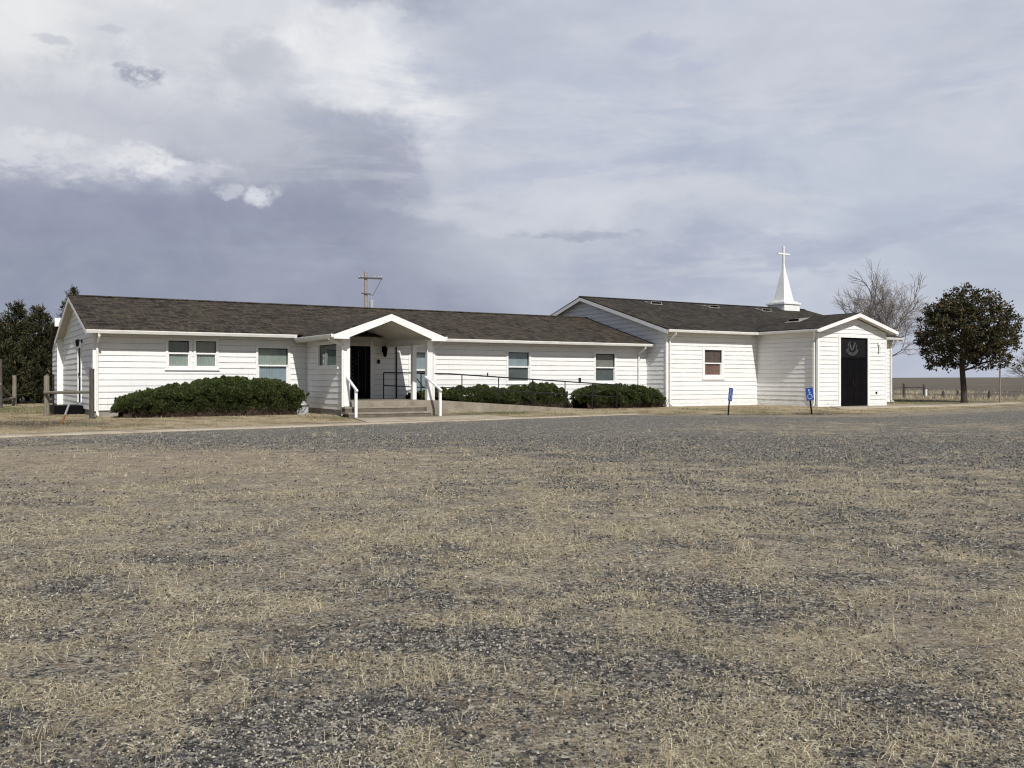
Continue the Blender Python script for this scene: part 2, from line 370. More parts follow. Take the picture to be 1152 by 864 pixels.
# ------------------------------------------------------------------ mesh builder
class MB:
    def __init__(s): s.v = []; s.f = []; s.m = []
    def add(s, vs, fs, mi=0):
        o = len(s.v); s.v += [tuple(v) for v in vs]
        s.f += [tuple(i+o for i in f) for f in fs]; s.m += [mi]*len(fs)
    def quad(s, a, b, c, d, mi=0): s.add([a, b, c, d], [(0, 1, 2, 3)], mi)
    def box(s, x0, y0, z0, x1, y1, z1, mi=0):
        s.add([(x0, y0, z0), (x1, y0, z0), (x1, y1, z0), (x0, y1, z0), (x0, y0, z1), (x1, y0, z1), (x1, y1, z1), (x0, y1, z1)],
              [(0, 3, 2, 1), (4, 5, 6, 7), (0, 1, 5, 4), (1, 2, 6, 5), (2, 3, 7, 6), (3, 0, 4, 7)], mi)
    def prism(s, pts, ext, mi=0):
        n = len(pts); e = Vector(ext)
        vs = [Vector(p) for p in pts]; vs = vs + [p+e for p in vs]
        fs = [tuple(range(n-1, -1, -1)), tuple(range(n, 2*n))]+[(i, (i+1) % n, n+(i+1) % n, n+i) for i in range(n)]
        s.add(vs, fs, mi)
    def bar(s, a, b, w, h, mi=0, up=(0, 0, 1)):
        a = Vector(a); b = Vector(b); d = (b-a).normalized(); u = Vector(up)
        if abs(d.dot(u)) > 0.98: u = Vector((1, 0, 0))
        r = d.cross(u).normalized()*w/2; q = r.cross(d).normalized()*h/2
        vs = [p+sx*r+sy*q for p in (a, b) for sx, sy in ((-1, -1), (1, -1), (1, 1), (-1, 1))]
        s.add(vs, [(0, 1, 2, 3), (7, 6, 5, 4), (0, 4, 5, 1), (1, 5, 6, 2), (2, 6, 7, 3), (3, 7, 4, 0)], mi)
    def tube(s, path, r, n=8, mi=0, cap=True):
        P = [Vector(p) for p in path]; rs = r if isinstance(r, (list, tuple)) else [r]*len(P)
        vs = []; fs = []
        for i, p in enumerate(P):
            d = (P[min(i+1, len(P)-1)]-P[max(i-1, 0)]).normalized()
            u = Vector((0, 0, 1)) if abs(d.z) < 0.95 else Vector((1, 0, 0))
            a = d.cross(u).normalized(); b = a.cross(d)
            for k in range(n):
                t = 2*math.pi*(k+0.5)/n
                vs.append(p+rs[i]*(math.cos(t)*a+math.sin(t)*b))
        for i in range(len(P)-1):
            for k in range(n):
                fs.append((i*n+k, i*n+(k+1) % n, (i+1)*n+(k+1) % n, (i+1)*n+k))
        if cap:
            fs.append(tuple(range(n-1, -1, -1))); fs.append(tuple((len(P)-1)*n+k for k in range(n)))
        s.add(vs, fs, mi)
    def lathe(s, prof, c=(0, 0, 0), n=14, mi=0):
        vs = []; fs = []
        for r, z in prof:
            for k in range(n):
                t = 2*math.pi*k/n; vs.append((c[0]+r*math.cos(t), c[1]+r*math.sin(t), c[2]+z))
        for i in range(len(prof)-1):
            for k in range(n): fs.append((i*n+k, i*n+(k+1) % n, (i+1)*n+(k+1) % n, (i+1)*n+k))
        s.add(vs, fs, mi)
    def build(s, name, mats, parent=None, smooth=False, bevel=0):
        me = bpy.data.meshes.new(name); me.from_pydata(s.v, [], s.f)
        if not isinstance(mats, (list, tuple)): mats = [mats]
        for m in mats: me.materials.append(M[m] if isinstance(m, str) else m)
        me.polygons.foreach_set('material_index', s.m)
        if smooth: me.polygons.foreach_set('use_smooth', [True]*len(s.f))
        me.update()
        o = bpy.data.objects.new(name, me); COL.objects.link(o)
        if parent: o.parent = parent
        if bevel:
            b = o.modifiers.new('bevel', 'BEVEL'); b.width = bevel; b.segments = 2; b.limit_method = 'ANGLE'
        return o

def np_mesh(name, verts, faces, mat, parent=None):
    """verts (N,3), faces (F,k)"""
    me = bpy.data.meshes.new(name)
    F, k = faces.shape
    me.vertices.add(len(verts)); me.vertices.foreach_set('co', verts.astype(np.float32).ravel())
    me.loops.add(F*k); me.loops.foreach_set('vertex_index', faces.astype(np.int32).ravel())
    me.polygons.add(F); me.polygons.foreach_set('loop_start', np.arange(0, F*k, k, dtype=np.int32))
    me.polygons.foreach_set('loop_total', np.full(F, k, dtype=np.int32))
    me.materials.append(M[mat] if isinstance(mat, str) else mat)
    me.update(calc_edges=True)
    o = bpy.data.objects.new(name, me); COL.objects.link(o)
    if parent: o.parent = parent
    return o

def tag(o, label, cat, group=None, kind=None):
    o['label'] = label; o['category'] = cat
    if group: o['group'] = group
    if kind: o['kind'] = kind
    return o

def thing(name, label, cat, loc=(0, 0, 0), rz=0.0, group=None):
    o = bpy.data.objects.new(name, None); COL.objects.link(o); o.empty_display_size = 0.3
    o.location = loc; o.rotation_euler = (0, 0, rz)
    return tag(o, label, cat, group)

def copy_tree(o, parent=None):
    c = o.copy(); COL.objects.link(c)
    if parent: c.parent = parent
    for ch in list(o.children): copy_tree(ch, c)
    return c

def at3(u, v, dz=0.0):
    x, y = at(u, v); return (x, y, gz(x, y)+dz)

# ================================================================== GROUND
def build_ground():
    rs = [0.0, 0.6, 1.2]; r = 1.8
    while r < 4200: rs.append(r); r *= 1.0125 if r < 80 else 1.05
    rs = np.array(rs)
    fine = np.arange(-37, 37.01, 0.22); coarse = np.arange(41, 319.1, 4.0)
    az = np.radians(np.concatenate([fine, coarse]))           # measured from +Y clockwise
    na, nr = len(az), len(rs)
    RR, AA = np.meshgrid(rs, az, indexing='ij')
    X = RR*np.sin(AA); Y = RR*np.cos(AA); Z = ground_z(X, Y)
    v = np.stack([X, Y, Z], -1).reshape(-1, 3)
    i = np.arange(nr-1)[:, None]; k = np.arange(na)[None, :]; k2 = (k+1) % na
    f = np.stack([i*na+k, (i+1)*na+k, (i+1)*na+k2, i*na+k2], -1).reshape(-1, 4)
    f = f[:, ::-1]
    o = np_mesh('ground', v, f, 'ground')
    g, yd, gr, far, bare = masks(X.ravel(), Y.ravel())
    xr, yr = X.ravel(), Y.ravel()
    dirt = np.clip(np.exp(-((xr+14.3)/2.6)**2-((yr-26.3)/1.7)**2)*1.3 + 0.7*sstep(0.52, 0.66, fbm(xr*0.5, yr*0.5, 4, 88))*np.exp(-((xr-12)/8)**2-((yr-35)/2.0)**2) + 0.8*np.exp(-((xr-9)/7)**2-((yr-35.2-0.25*(xr-9))/0.9)**2), 0, 1)
    one = np.ones_like(g)
    for nm, cols in (('mix', (g, yd, gr, one)), ('mix2', (far, bare, dirt, one))):
        a = o.data.attributes.new(nm, 'FLOAT_COLOR', 'POINT')
        a.data.foreach_set('color', np.stack(cols, -1).astype(np.float32).ravel())
    o.data.polygons.foreach_set('use_smooth', np.ones(len(f), dtype=bool))
    o['kind'] = 'structure'
    return o
build_ground()

def strip(name, mat, pts_l, pts_r, lift, sub=0.25, wob=0.12, seed=3):
    """A slab laid on the ground between two polylines of world points"""
    def dens(p):
        out = []
        for a, b in zip(p[:-1], p[1:]):
            n = 40
            for i in range(n): out.append((a[0]+(b[0]-a[0])*i/n, a[1]+(b[1]-a[1])*i/n))
        out.append(p[-1]); return np.array(out)
    L, Rr = dens(pts_l), dens(pts_r)
    n = len(L); w = (fbm(np.arange(n)*0.21, np.zeros(n)+seed, 3, seed)-0.5)*2*wob
    d = (Rr-L); d /= np.linalg.norm(d, axis=1)[:, None]
    L = L + d*w[:, None]; Rr = Rr + d*np.roll(w, 7)[:, None]
    rows = []
    for tt, dz in ((0, -0.05), (0.0, lift), (0.33, lift+0.004), (0.66, lift+0.004), (1, lift), (1.0, -0.05)):
        P = L*(1-tt)+Rr*tt
        z = ground_z(P[:, 0], P[:, 1])+dz
        rows.append(np.stack([P[:, 0], P[:, 1], z], -1))
    v = np.concatenate(rows); m = len(rows)
    j = np.arange(m-1)[:, None]; i = np.arange(n-1)[None, :]
    f = np.stack([j*n+i, j*n+i+1, (j+1)*n+i+1, (j+1)*n+i], -1).reshape(-1, 4)
    o = np_mesh(name, v, f, mat); o['kind'] = 'structure'
    return o

def kpt(t, s): return (KP[0]+KT[0]*t+KN[0]*s, KP[1]+KT[1]*t+KN[1]*s)
strip('walkway', 'walk', [kpt(-14, -0.2), kpt(8, -0.2), kpt(22, -0.1)], [kpt(-14, 0.85), kpt(8, 0.8), kpt(22, 0.25)], 0.022, wob=0.16)
a = at(7.6, -4.85); b = at(11.2, -4.75)
strip('path', 'walk', [at(7.4, -4.55), at(12.2, -4.2)], [at(6.9, -7.4), at(13.3, -6.6)], 0.016, wob=0.1, seed=8)
strip('path.001', 'walk', [at(30.6, -5.25), at(34.2, -5.25), at(39, -5.0), at(47, -4.0)], [at(29.3, -6.9), at(34.2, -6.75), at(40, -6.3), at(47.5, -5.0)], 0.016, wob=0.12, seed=12)

# ================================================================== CHURCH
church = thing('church_building', 'long low white lap-sided church with brown shingle roofs, gabled porch, entry vestibule and small steeple', 'church', (OX, OY, 0), ANG)
LIP, COURSE, EDGE = 0.018, 0.2083, 0.013

def siding(name, org, du, nrm, zb, zt, lo, hi, openings=(), zbreaks=(), foundation=None):
    """lap-sided wall: point(s,z,off) = org + du*s + nrm*off"""
    org = Vector(org); du = Vector(du); nr = Vector(nrm)
    P = lambda s, z, o: (org+du*s+nr*o)+Vector((0, 0, z))
    mb = MB()
    zs = set([zb, zt]); k = 0
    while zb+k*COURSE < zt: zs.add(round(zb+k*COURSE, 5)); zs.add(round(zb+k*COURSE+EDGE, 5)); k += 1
    for o in openings: zs.add(o[2]); zs.add(o[3])
    for z in zbreaks: zs.add(z)
    zs = sorted(z for z in zs if zb-1e-6 <= z <= zt+1e-6)
    off = lambda z, zc: LIP*(1-(z-zc)/COURSE)
    for z0, z1 in zip(zs[:-1], zs[1:]):
        if z1-z0 < 1e-4: continue
        zm = (z0+z1)/2; zc = zb+math.floor((zm-zb)/COURSE)*COURSE
        ivs = [((lo(z0), lo(z1)), (hi(z0), hi(z1)))]
        for s0, s1, oz0, oz1 in openings:
            if oz0-1e-6 <= z0 and z1 <= oz1+1e-6:
                new = []
                for a, b in ivs:
                    if a[0] < s0 < b[0]: new.append((a, (s0, s0)))
                    if a[0] < s1 < b[0]: new.append(((s1, s1), b))
                    if b[0] <= s0 or a[0] >= s1: new.append((a, b))
                ivs = new
        for a, b in ivs:
            if b[0]-a[0] < 1e-3 and b[1]-a[1] < 1e-3: continue
            mb.quad(P(a[0], z0, off(z0, zc)), P(b[0], z0, off(z0, zc)), P(b[1], z1, off(z1, zc)), P(a[1], z1, off(z1, zc)), 1 if z1-zc < EDGE+1e-3 else 0)  # lowest strip of a course takes the painted shadow tone
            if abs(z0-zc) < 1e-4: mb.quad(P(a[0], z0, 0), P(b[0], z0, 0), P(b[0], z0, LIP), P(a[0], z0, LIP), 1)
    return mb.build(name, ['siding', 'lap_shadow'], church)

def const(c): return lambda z: c

# --- dimensions
UC, WD, RV, RZ = 24.05, 9.6, 4.8, 4.56          # wing length, depth, ridge place and height
EO, EZ = 0.5, 3.03                              # eave overhang and top of eave
SL = (RZ-EZ)/(RV+EO)
CV, CD, CRV, CRZ = -1.4, 12.8, 5.0, 5.66        # chapel front, depth, ridge
CEO, CEZ = 0.4, 3.66
CSL = (CRZ-CEZ)/(CRV-CV+CEO)
CU1 = 40.35
VU0, VU1, VF = 29.92, 34.81, -5.12              # vestibule
VRU, VRZ = 32.40, 4.46
PW, PF = 7.4, -3.85                             # porch wall and front
PU, PZ = 8.96, 3.63

# --- windows: s along wall, opening, list of (pane rects)
WINS = []
def window(org, du, nrm, s0, s1, z0, z1, split=0.5, up='blind_green', low='blind_dark', casing=0.09, sill=True, shrink=0.03, label=None):
    org = Vector(org); du = Vector(du); nr = Vector(nrm)
    P = lambda s, z, o: (org+du*s+nr*o)+Vector((0, 0, z))
    mb = MB()
    def bx(m, a, b, c, d, o0, o1, mi=0):
        vs = [P(a, c, o0), P(b, c, o0), P(b, d, o0), P(a, d, o0), P(a, c, o1), P(b, c, o1), P(b, d, o1), P(a, d, o1)]
        m.add(vs, [(0, 3, 2, 1), (4, 5, 6, 7), (0, 1, 5, 4), (1, 2, 6, 5), (2, 3, 7, 6), (3, 0, 4, 7)], mi)
    c = casing
    bx(mb, s0-c, s0, z0-c, z1+c, -0.10, 0.042); bx(mb, s1, s1+c, z0-c, z1+c, -0.10, 0.042)
    bx(mb, s0, s1, z1, z1+c, -0.10, 0.040); bx(mb, s0, s1, z0-c, z0, -0.10, 0.040)
    if sill: bx(mb, s0-c-0.03, s1+c+0.03, z0-c-0.035, z0-c, 0.0, 0.065)
    zm = z0+(z1-z0)*split if split else None
    if zm:
        bx(mb, s0, s1, zm-0.028, zm+0.028, -0.07, 0.012)
        for a, b in ((s0, s0+shrink), (s1-shrink, s1)): bx(mb, a, b, z0, zm-0.028, -0.07, -0.005)
        bx(mb, s0+shrink, s1-shrink, z0, z0+shrink, -0.07, -0.005)
    w = mb.build('window', 'white', church)
    if label: w['label'] = label
    g = MB()
    if zm:
        g.quad(P(s0, zm+0.028, -0.045), P(s1, zm+0.028, -0.045), P(s1, z1, -0.045), P(s0, z1, -0.045))
        g.quad(P(s0+shrink, z0+shrink, -0.03), P(s1-shrink, z0+shrink, -0.03), P(s1-shrink, zm-0.028, -0.03), P(s0+shrink, zm-0.028, -0.03))
    else:
        g.quad(P(s0, z0, -0.045), P(s1, z0, -0.045), P(s1, z1, -0.045), P(s0, z1, -0.045))
    g.build('glass', 'glass', w)
    sh = MB()                                        # dark sash frame seen round the panes
    for a, b, cc, d in ((s0, s1, z1-0.03, z1), (s0, s0+0.026, zm or z0, z1), (s1-0.026, s1, zm or z0, z1)):
        bx(sh, a, b, cc, d, -0.062, -0.04)
    sh.build('sash', 'black', w)
    bl = MB()
    zc = zm or (z0+z1)/2
    n = max(4, int((s1-s0)/0.09))
    for k in range(n):                               # soft curtain folds
        a = s0+(s1-s0)*k/n; b = s0+(s1-s0)*(k+1)/n; m_ = (a+b)/2
        for zz0, zz1, mi in ((zc, z1, 0), (z0, zc, 1)):
            bl.quad(P(a, zz0, -0.085), P(m_, zz0, -0.07), P(m_, zz1, -0.07), P(a, zz1, -0.085), mi)
            bl.quad(P(m_, zz0, -0.07), P(b, zz0, -0.085), P(b, zz1, -0.085), P(m_, zz1, -0.07), mi)
    bl.build('curtain', [up, low], w)
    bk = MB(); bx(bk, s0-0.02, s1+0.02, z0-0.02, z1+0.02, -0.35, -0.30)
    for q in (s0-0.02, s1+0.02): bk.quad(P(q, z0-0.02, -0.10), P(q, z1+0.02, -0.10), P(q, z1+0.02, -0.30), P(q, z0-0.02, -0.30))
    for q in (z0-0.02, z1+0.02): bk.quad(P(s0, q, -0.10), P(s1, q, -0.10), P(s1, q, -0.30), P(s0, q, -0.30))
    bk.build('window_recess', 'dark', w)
    return (s0-0.001, s1+0.001, z0, z1)

F = ((0, 0, 0), (1, 0, 0), (0, -1, 0))               # wing front wall frame
ops = []
ops.append(window(*F, 2.40, 3.10, 1.80, 2.72, 0.52, 'blind_dark', 'blind_green'))
ops.append(window(*F, 3.34, 4.04, 1.80, 2.72, 0.52, 'blind_tan', 'blind_green'))
ops.append(window(*F, 5.56, 6.68, 1.15, 2.51, 0.53, 'blind_green', 'blind_blue', shrink=0.05))
ops.append(window(*F, 11.74, 12.80, 0.75, 2.45, 0.58, 'blind_blue', 'blind_blue'))
ops.append(window(*F, 16.35, 17.42, 1.27, 2.53, 0.50, 'blind_blue', 'blind_dark'))
ops.append(window(*F, 21.02, 22.12, 1.27, 2.53, 0.50, 'blind_tan', 'blind_dark'))
ops.append((9.05, 10.00, 0.60, 2.82))                # porch door
ZT = 2.95
siding('wall', *F, 0.30, ZT, const(0.0), const(UC), ops)

# wing gable wall (faces -u), with its door
gs = ((0, 0, 0), (0, 1, 0), (-1, 0, 0))
gtop = RZ-0.10
glo = lambda z: max(0.0, (z-(EZ-0.12+SL*EO))/SL) if z > EZ-0.12+SL*EO else 0.0
ghi = lambda z: WD-glo(z)
gops = [(3.25, 4.15, 0.50, 2.52)]
siding('wall', *gs, 0.30, gtop-0.02, glo, lambda z: max(glo(z), ghi(z)), gops, zbreaks=(EZ-0.12+SL*EO,))
# back and hidden walls
m_ = MB(); m_.quad((0, WD, 0), (UC, WD, 0), (UC, WD, 2.95), (0, WD, 2.95))
m_.quad((0, WD, 2.95), (UC, WD, 2.95), (UC, WD, 3.05), (0, WD, 3.05)); m_.build('wall', 'siding', church)
m_ = MB()
m_.box(0.02, 0.025, -0.3, UC, 0.30, 0.298); m_.box(0.025, 0.30, -0.3, 0.32, WD, 0.298)
m_.build('foundation', 'foundation', church)

# wing roof: two slopes with thickness
def gable_roof(name, mat, u0, u1, v0, vr, v1, ez0, rz, ez1, th=0.05):
    mb = MB()
    prof = [(v0, ez0), (vr, rz), (v1, ez1), (v1, ez1-th), (vr, rz-th-0.004), (v0, ez0-th)]
    mb.prism([(u0, v, z) for v, z in prof], (u1-u0, 0, 0))
    return mb.build(name, mat, church)
WB = RZ-SL*(WD+0.5-RV)
gable_roof('roof', 'roof', -0.30, UC-0.002, -EO-0.04, RV, WD+0.54, EZ+0.02, RZ, WB+0.0)
m_ = MB()                                             # ridge cap
m_.prism([(-0.31, RV-0.16, RZ-0.02), (-0.31, RV, RZ+0.035), (-0.31, RV+0.16, RZ-0.02)], (UC+0.3, 0, 0)); m_.build('ridge_cap', 'roof_side', church)

def rake(name, u, v0, z0, v1, z1, w=0.16, t=0.03, drop=0.05):
    mb = MB()
    mb.prism([(u, v0, z0-drop), (u, v1, z1-drop), (u, v1, z1-drop-w), (u, v0, z0-drop-w)], (t, 0, 0))
    return mb.build(name, 'white', church)
rake('rake_board', -0.30, -EO-0.02, EZ+0.02, RV, RZ); rake('rake_board', -0.30, RV, RZ, WD+0.5, WB)
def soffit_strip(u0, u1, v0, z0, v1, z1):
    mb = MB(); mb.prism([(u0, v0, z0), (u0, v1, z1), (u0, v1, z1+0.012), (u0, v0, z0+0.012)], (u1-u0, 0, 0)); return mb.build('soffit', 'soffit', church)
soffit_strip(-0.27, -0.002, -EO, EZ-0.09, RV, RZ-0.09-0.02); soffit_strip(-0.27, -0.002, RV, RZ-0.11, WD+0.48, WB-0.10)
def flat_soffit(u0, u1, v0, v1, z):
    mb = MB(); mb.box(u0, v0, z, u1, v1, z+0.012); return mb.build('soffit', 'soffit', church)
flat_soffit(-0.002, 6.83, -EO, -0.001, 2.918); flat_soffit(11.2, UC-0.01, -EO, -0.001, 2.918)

def gutter(a, b, w=0.11, h=0.115, out=(0, -1, 0)):
    """K-style gutter along an eave from a to b (top outer line)"""
    a = Vector(a); b = Vector(b); o = Vector(out); mb = MB()
    prof = [(0, 0), (w, 0), (w, -0.03), (w*0.72, -h), (0, -h), ]
    pts = [a+o*x+Vector((0, 0, z)) for x, z in prof]
    mb.prism(pts, b-a); g = mb.build('gutter', 'gutter', church)
    return g
gutter((-0.30, -EO-0.045, EZ-0.02), (6.83, -EO-0.045, EZ-0.02)); gutter((11.22, -EO-0.045, EZ-0.02), (UC-0.02, -EO-0.045, EZ-0.02))
for a, b in ((-0.27, 6.83), (11.2, UC-0.01)):
    m_ = MB(); m_.box(a, -EO-0.044, 2.905, b, -EO, 3.0); m_.build('fascia', 'white', church)

def downspout(u, v_e, v_w, z_g, z_b=0.12, kick=(0, -0.18)):
    mb = MB()
    mb.tube([(u, v_e, z_g), (u, v_e, z_g-0.10), (u, v_w, z_g-0.34), (u, v_w, z_b+0.12), (u+kick[0], v_w+kick[1], z_b)], 0.048, 4)
    return mb.build('downspout', 'gutter', church)
downspout(0.10, -EO-0.09, -0.075, EZ-0.12); downspout(23.5, -EO-0.09, -0.075, EZ-0.12, 0.15)

def corner_board(u, v, z0, z1, w=0.1):
    mb = MB(); mb.box(u-w/2, v-w/2, z0, u+w/2, v+w/2, z1); return mb.build('corner_board', 'white', church)
corner_board(0.018, 0.018, 0.28, 2.915)

# gable wall door
def bx6(mb, x0, y0, z0, x1, y1, z1, mi=0): mb.box(min(x0, x1), min(y0, y1), min(z0, z1), max(x0, x1), max(y0, y1), max(z0, z1), mi)
m_ = MB()
for a, b in ((3.13, 3.25), (4.15, 4.27)): m_.box(-0.045, a, 0.5, 0.06, b, 2.62)
m_.box(-0.045, 3.25, 2.52, 0.06, 4.15, 2.62); df = m_.build('door_frame', 'white', church)
m_ = MB(); m_.box(0.0, 3.25, 0.5, 0.04, 4.15, 2.52)
for z0, z1 in ((0.65, 1.35), (1.5, 2.35)):
    for a, b in ((3.35, 3.66), (3.74, 4.05)): m_.box(-0.012, a, z0, 0.0, b, z1)
d_ = m_.build('door', 'black', church); m_ = MB(); m_.tube([(-0.0, 3.33, 1.45), (-0.06, 3.33, 1.45)], 0.03); m_.build('door_handle', 'galv', d_)
def lantern(p, out, s=1.0):
    p = Vector(p); o = Vector(out); mb = MB(); side = Vector((-o.y, o.x, 0))
    mb.bar(p, p+o*0.03, 0.11*s, 0.18*s)
    mb.tube([p+o*0.02+Vector((0, 0, -0.02)), p+o*0.12+Vector((0, 0, 0.10*s)), p+o*0.16+Vector((0, 0, 0.02))], 0.012, 6)
    c = p+o*0.16
    mb.lathe([(0.0, 0.10*s), (0.10*s, 0.02*s), (0.085*s, 0.0), (0.06*s, -0.2*s), (0.03*s, -0.24*s), (0, -0.25*s)], c, 8)
    return mb.build('wall_lantern', 'black', church)
lantern((-0.03, 2.85, 2.74), (-1, 0, 0), 0.8)
# landing of the side door
m_ = MB(); m_.box(-0.97, 2.55, 0.05, -0.03, 4.6, 0.41)
l_ = m_.build('side_landing', 'black', church); l_['label'] = 'low black landing under the side door'
m_ = MB(); m_.tube([(-0.93, 3.3, 0.4), (-0.93, 3.3, 1.55)], 0.035); m_.build('landing_post', 'blackmetal', l_)

# rear shed-roofed addition
ad = ((-0.15, 9.62, 0), (0, 1, 0), (-1, 0, 0))
zt0, zt1 = 3.75, 2.75
siding('wall', *ad, 0.30, zt0-0.01, const(0.0), lambda z: 2.9 if z <= zt1 else max(0.01, 2.9*(zt0-z)/(zt0-zt1)), (), zbreaks=(zt1,))
m_ = MB(); m_.box(-0.24, 9.56, 0.28, 0.02, 9.615, 3.3); m_.build('corner_board', 'white', church)
m_ = MB(); m_.prism([(-0.32, 9.5, 3.93), (-0.32, 12.75, 2.80), (-0.32, 12.75, 2.70), (-0.32, 9.5, 3.83)], (8, 0, 0)); m_.build('roof', 'roof', church)
m_ = MB(); m_.box(-0.34, 9.44, 3.60, 0.3, 9.499, 3.95); m_.build('fascia', 'white', church)
m_ = MB(); m_.box(-0.12, 9.64, -0.2, 0.2, 12.5, 0.295); m_.build('foundation', 'foundation', church)

# --- porch
ps = ((PW, 0, 0), (0, -1, 0), (-1, 0, 0))
pw = window(*ps, 1.42, 3.28, 1.86, 2.60, None, 'blind_dark', 'blind_dark', 0.10)
siding('wall', *ps, 0.48, 2.80, const(0.0), const(-PF), [pw])
m_ = MB(); m_.box(PW+0.001, PF, 0.3, PW+0.10, 0, 0.6); m_.box(PW+0.04, PF+0.02, 0.6, PW+0.10, -0.02, 1.84); m_.box(PW+0.04, PF+0.02, 2.62, PW+0.10, -0.02, 2.8)
m_.box(PW+0.04, PF+0.02, 1.84, PW+0.10, -3.28, 2.62); m_.box(PW+0.04, -1.42, 1.84, PW+0.10, -0.02, 2.62); m_.build('wall', 'white', church)
m_ = MB(); m_.box(PW+0.03, PF+0.03, -0.2, PW+0.2, 0, 0.478); m_.build('foundation', 'foundation', church)
m_ = MB(); m_.box(PW-0.03, PF-0.10, 0.42, PW+0.20, PF+0.10, 2.78); pp = m_.build('porch_post', 'white', church, bevel=0.008)
m_ = MB(); m_.box(10.55, PF-0.10, 0.6, 10.77, PF+0.10, 2.78); m_.build('porch_post', 'white', church, bevel=0.008)
m_ = MB(); m_.box(10.58, -2.66, 0.6, 10.74, -2.48, 2.78); m_.build('porch_post', 'white', church, bevel=0.008)
# porch roof
PR = 2.10; PEZ = 2.86; PSL = (PZ-PEZ)/PR; PFF = PF-0.50
ru0, ru1 = PU-PR, PU+PR
m_ = MB(); vb = 3.2
def vmeet(z): return (z-EZ)/SL-EO                      # where the wing slope has height z
th = 0.05
L0 = [(ru0, PFF, PEZ), (PU, PFF, PZ), (PU, vmeet(PZ)+0.25, PZ), (ru0, vmeet(PEZ)+0.2, PEZ)]
R0 = [(ru1, PFF, PEZ), (ru1, vmeet(PEZ)+0.2, PEZ), (PU, vmeet(PZ)+0.25, PZ), (PU, PFF, PZ)]
for q in (L0, R0): m_.prism([Vector(p) for p in q], (0, 0, 0.05))
m_.build('roof', 'roof_side', church)
# porch fascia with boxed returns
m_ = MB(); fw = 0.23
for sg in (-1, 1):
    e = PU+sg*PR
    m_.prism([(PU, PFF-0.03, PZ), (e, PFF-0.03, PEZ+0.01), (e, PFF-0.03, PEZ-0.13), (e-sg*0.55, PFF-0.03, PEZ-0.13), (e-sg*0.55, PFF-0.03, PEZ-0.13+0.06), (PU, PFF-0.03, PZ-fw)][::sg], (0, 0.04, 0))
    m_.box(min(e, e-sg*0.5), PFF+0.011, PEZ-0.12, max(e, e-sg*0.5), PF+0.2, PEZ-0.09)
m_.build('fascia', 'white', church)
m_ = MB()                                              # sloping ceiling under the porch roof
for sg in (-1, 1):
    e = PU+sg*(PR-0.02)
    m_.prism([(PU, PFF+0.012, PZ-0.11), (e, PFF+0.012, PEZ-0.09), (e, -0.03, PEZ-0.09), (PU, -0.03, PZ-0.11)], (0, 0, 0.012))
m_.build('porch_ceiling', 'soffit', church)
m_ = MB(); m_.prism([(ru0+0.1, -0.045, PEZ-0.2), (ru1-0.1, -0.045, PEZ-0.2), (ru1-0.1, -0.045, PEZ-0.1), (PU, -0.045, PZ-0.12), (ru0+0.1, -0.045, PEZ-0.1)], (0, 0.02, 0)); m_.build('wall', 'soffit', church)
m_ = MB(); m_.box(10.58, PF+0.11, 2.62, 10.74, -0.05, 2.77); m_.box(PW+0.02, PF+0.11, 2.62, PW+0.16, -0.05, 2.77); m_.build('porch_beam', 'white', church)
gutter((ru0-0.005, PFF, PEZ+0.03), (ru0-0.005, -0.45, PEZ+0.03), 0.10, 0.11, (-1, 0, 0))
gutter((ru1+0.005, PFF, PEZ+0.03), (ru1+0.005, -0.45, PEZ+0.03), 0.10, 0.11, (1, 0, 0))
for a, b in ((ru0-0.004, ru0+0.02), (ru1-0.02, ru1+0.004)):
    m_ = MB(); m_.box(a, PFF+0.012, PEZ-0.12, b, -0.46, PEZ+0.02); m_.build('fascia', 'white', church)
flat_soffit(ru0+0.02, PW-0.01, PF+0.2, -0.02, PEZ-0.12)
m_ = MB(); m_.tube([(ru0-0.06, PFF+0.25, PEZ-0.05), (ru0-0.06, PFF+0.27, PEZ-0.14), (PW-0.08, PF-0.10, PEZ-0.36), (PW-0.08, PF-0.10, 0.25), (PW-0.14, PF-0.25, 0.14)], 0.045, 4); m_.build('downspout', 'gutter', church)
m_ = MB(); m_.tube([(ru1+0.05, PFF+0.25, PEZ-0.05), (ru1+0.05, PFF+0.27, PEZ-0.14), (10.84, PF-0.02, PEZ-0.34), (10.84, PF-0.02, 0.5)], 0.042, 4); m_.build('downspout', 'gutter', church)
# ceiling and wall lights
for u, v, z in ((PU-0.15, -3.9, PZ-0.17), (PU-1.05, -3.2, PZ-0.50)):
    m_ = MB(); m_.tube([(u, v, z+0.06), (u, v, z-0.02)], [0.16, 0.13], 10); m_.tube([(u, v, z-0.02), (u, v, z-0.16)], [0.06, 0.075], 10)
    m_.tube([(u, v, z), (u+0.14, v-0.08, z-0.12)], [0.03, 0.065], 8); m_.build('ceiling_light', 'black', church)
lantern((10.55, -0.02, 2.55), (0, -1, 0), 1.25)
m_ = MB(); m_.lathe([(0, 0.09), (0.05, 0.07), (0.06, 0), (0.05, -0.06), (0, -0.09)], (10.33, -0.06, 2.06), 8); m_.build('doorbell', 'black', church)
m_ = MB(); m_.tube([(11.10, -0.06, 0.6), (11.10, -0.06, 2.9)], 0.030, 6); m_.build('conduit', 'blackmetal', church)
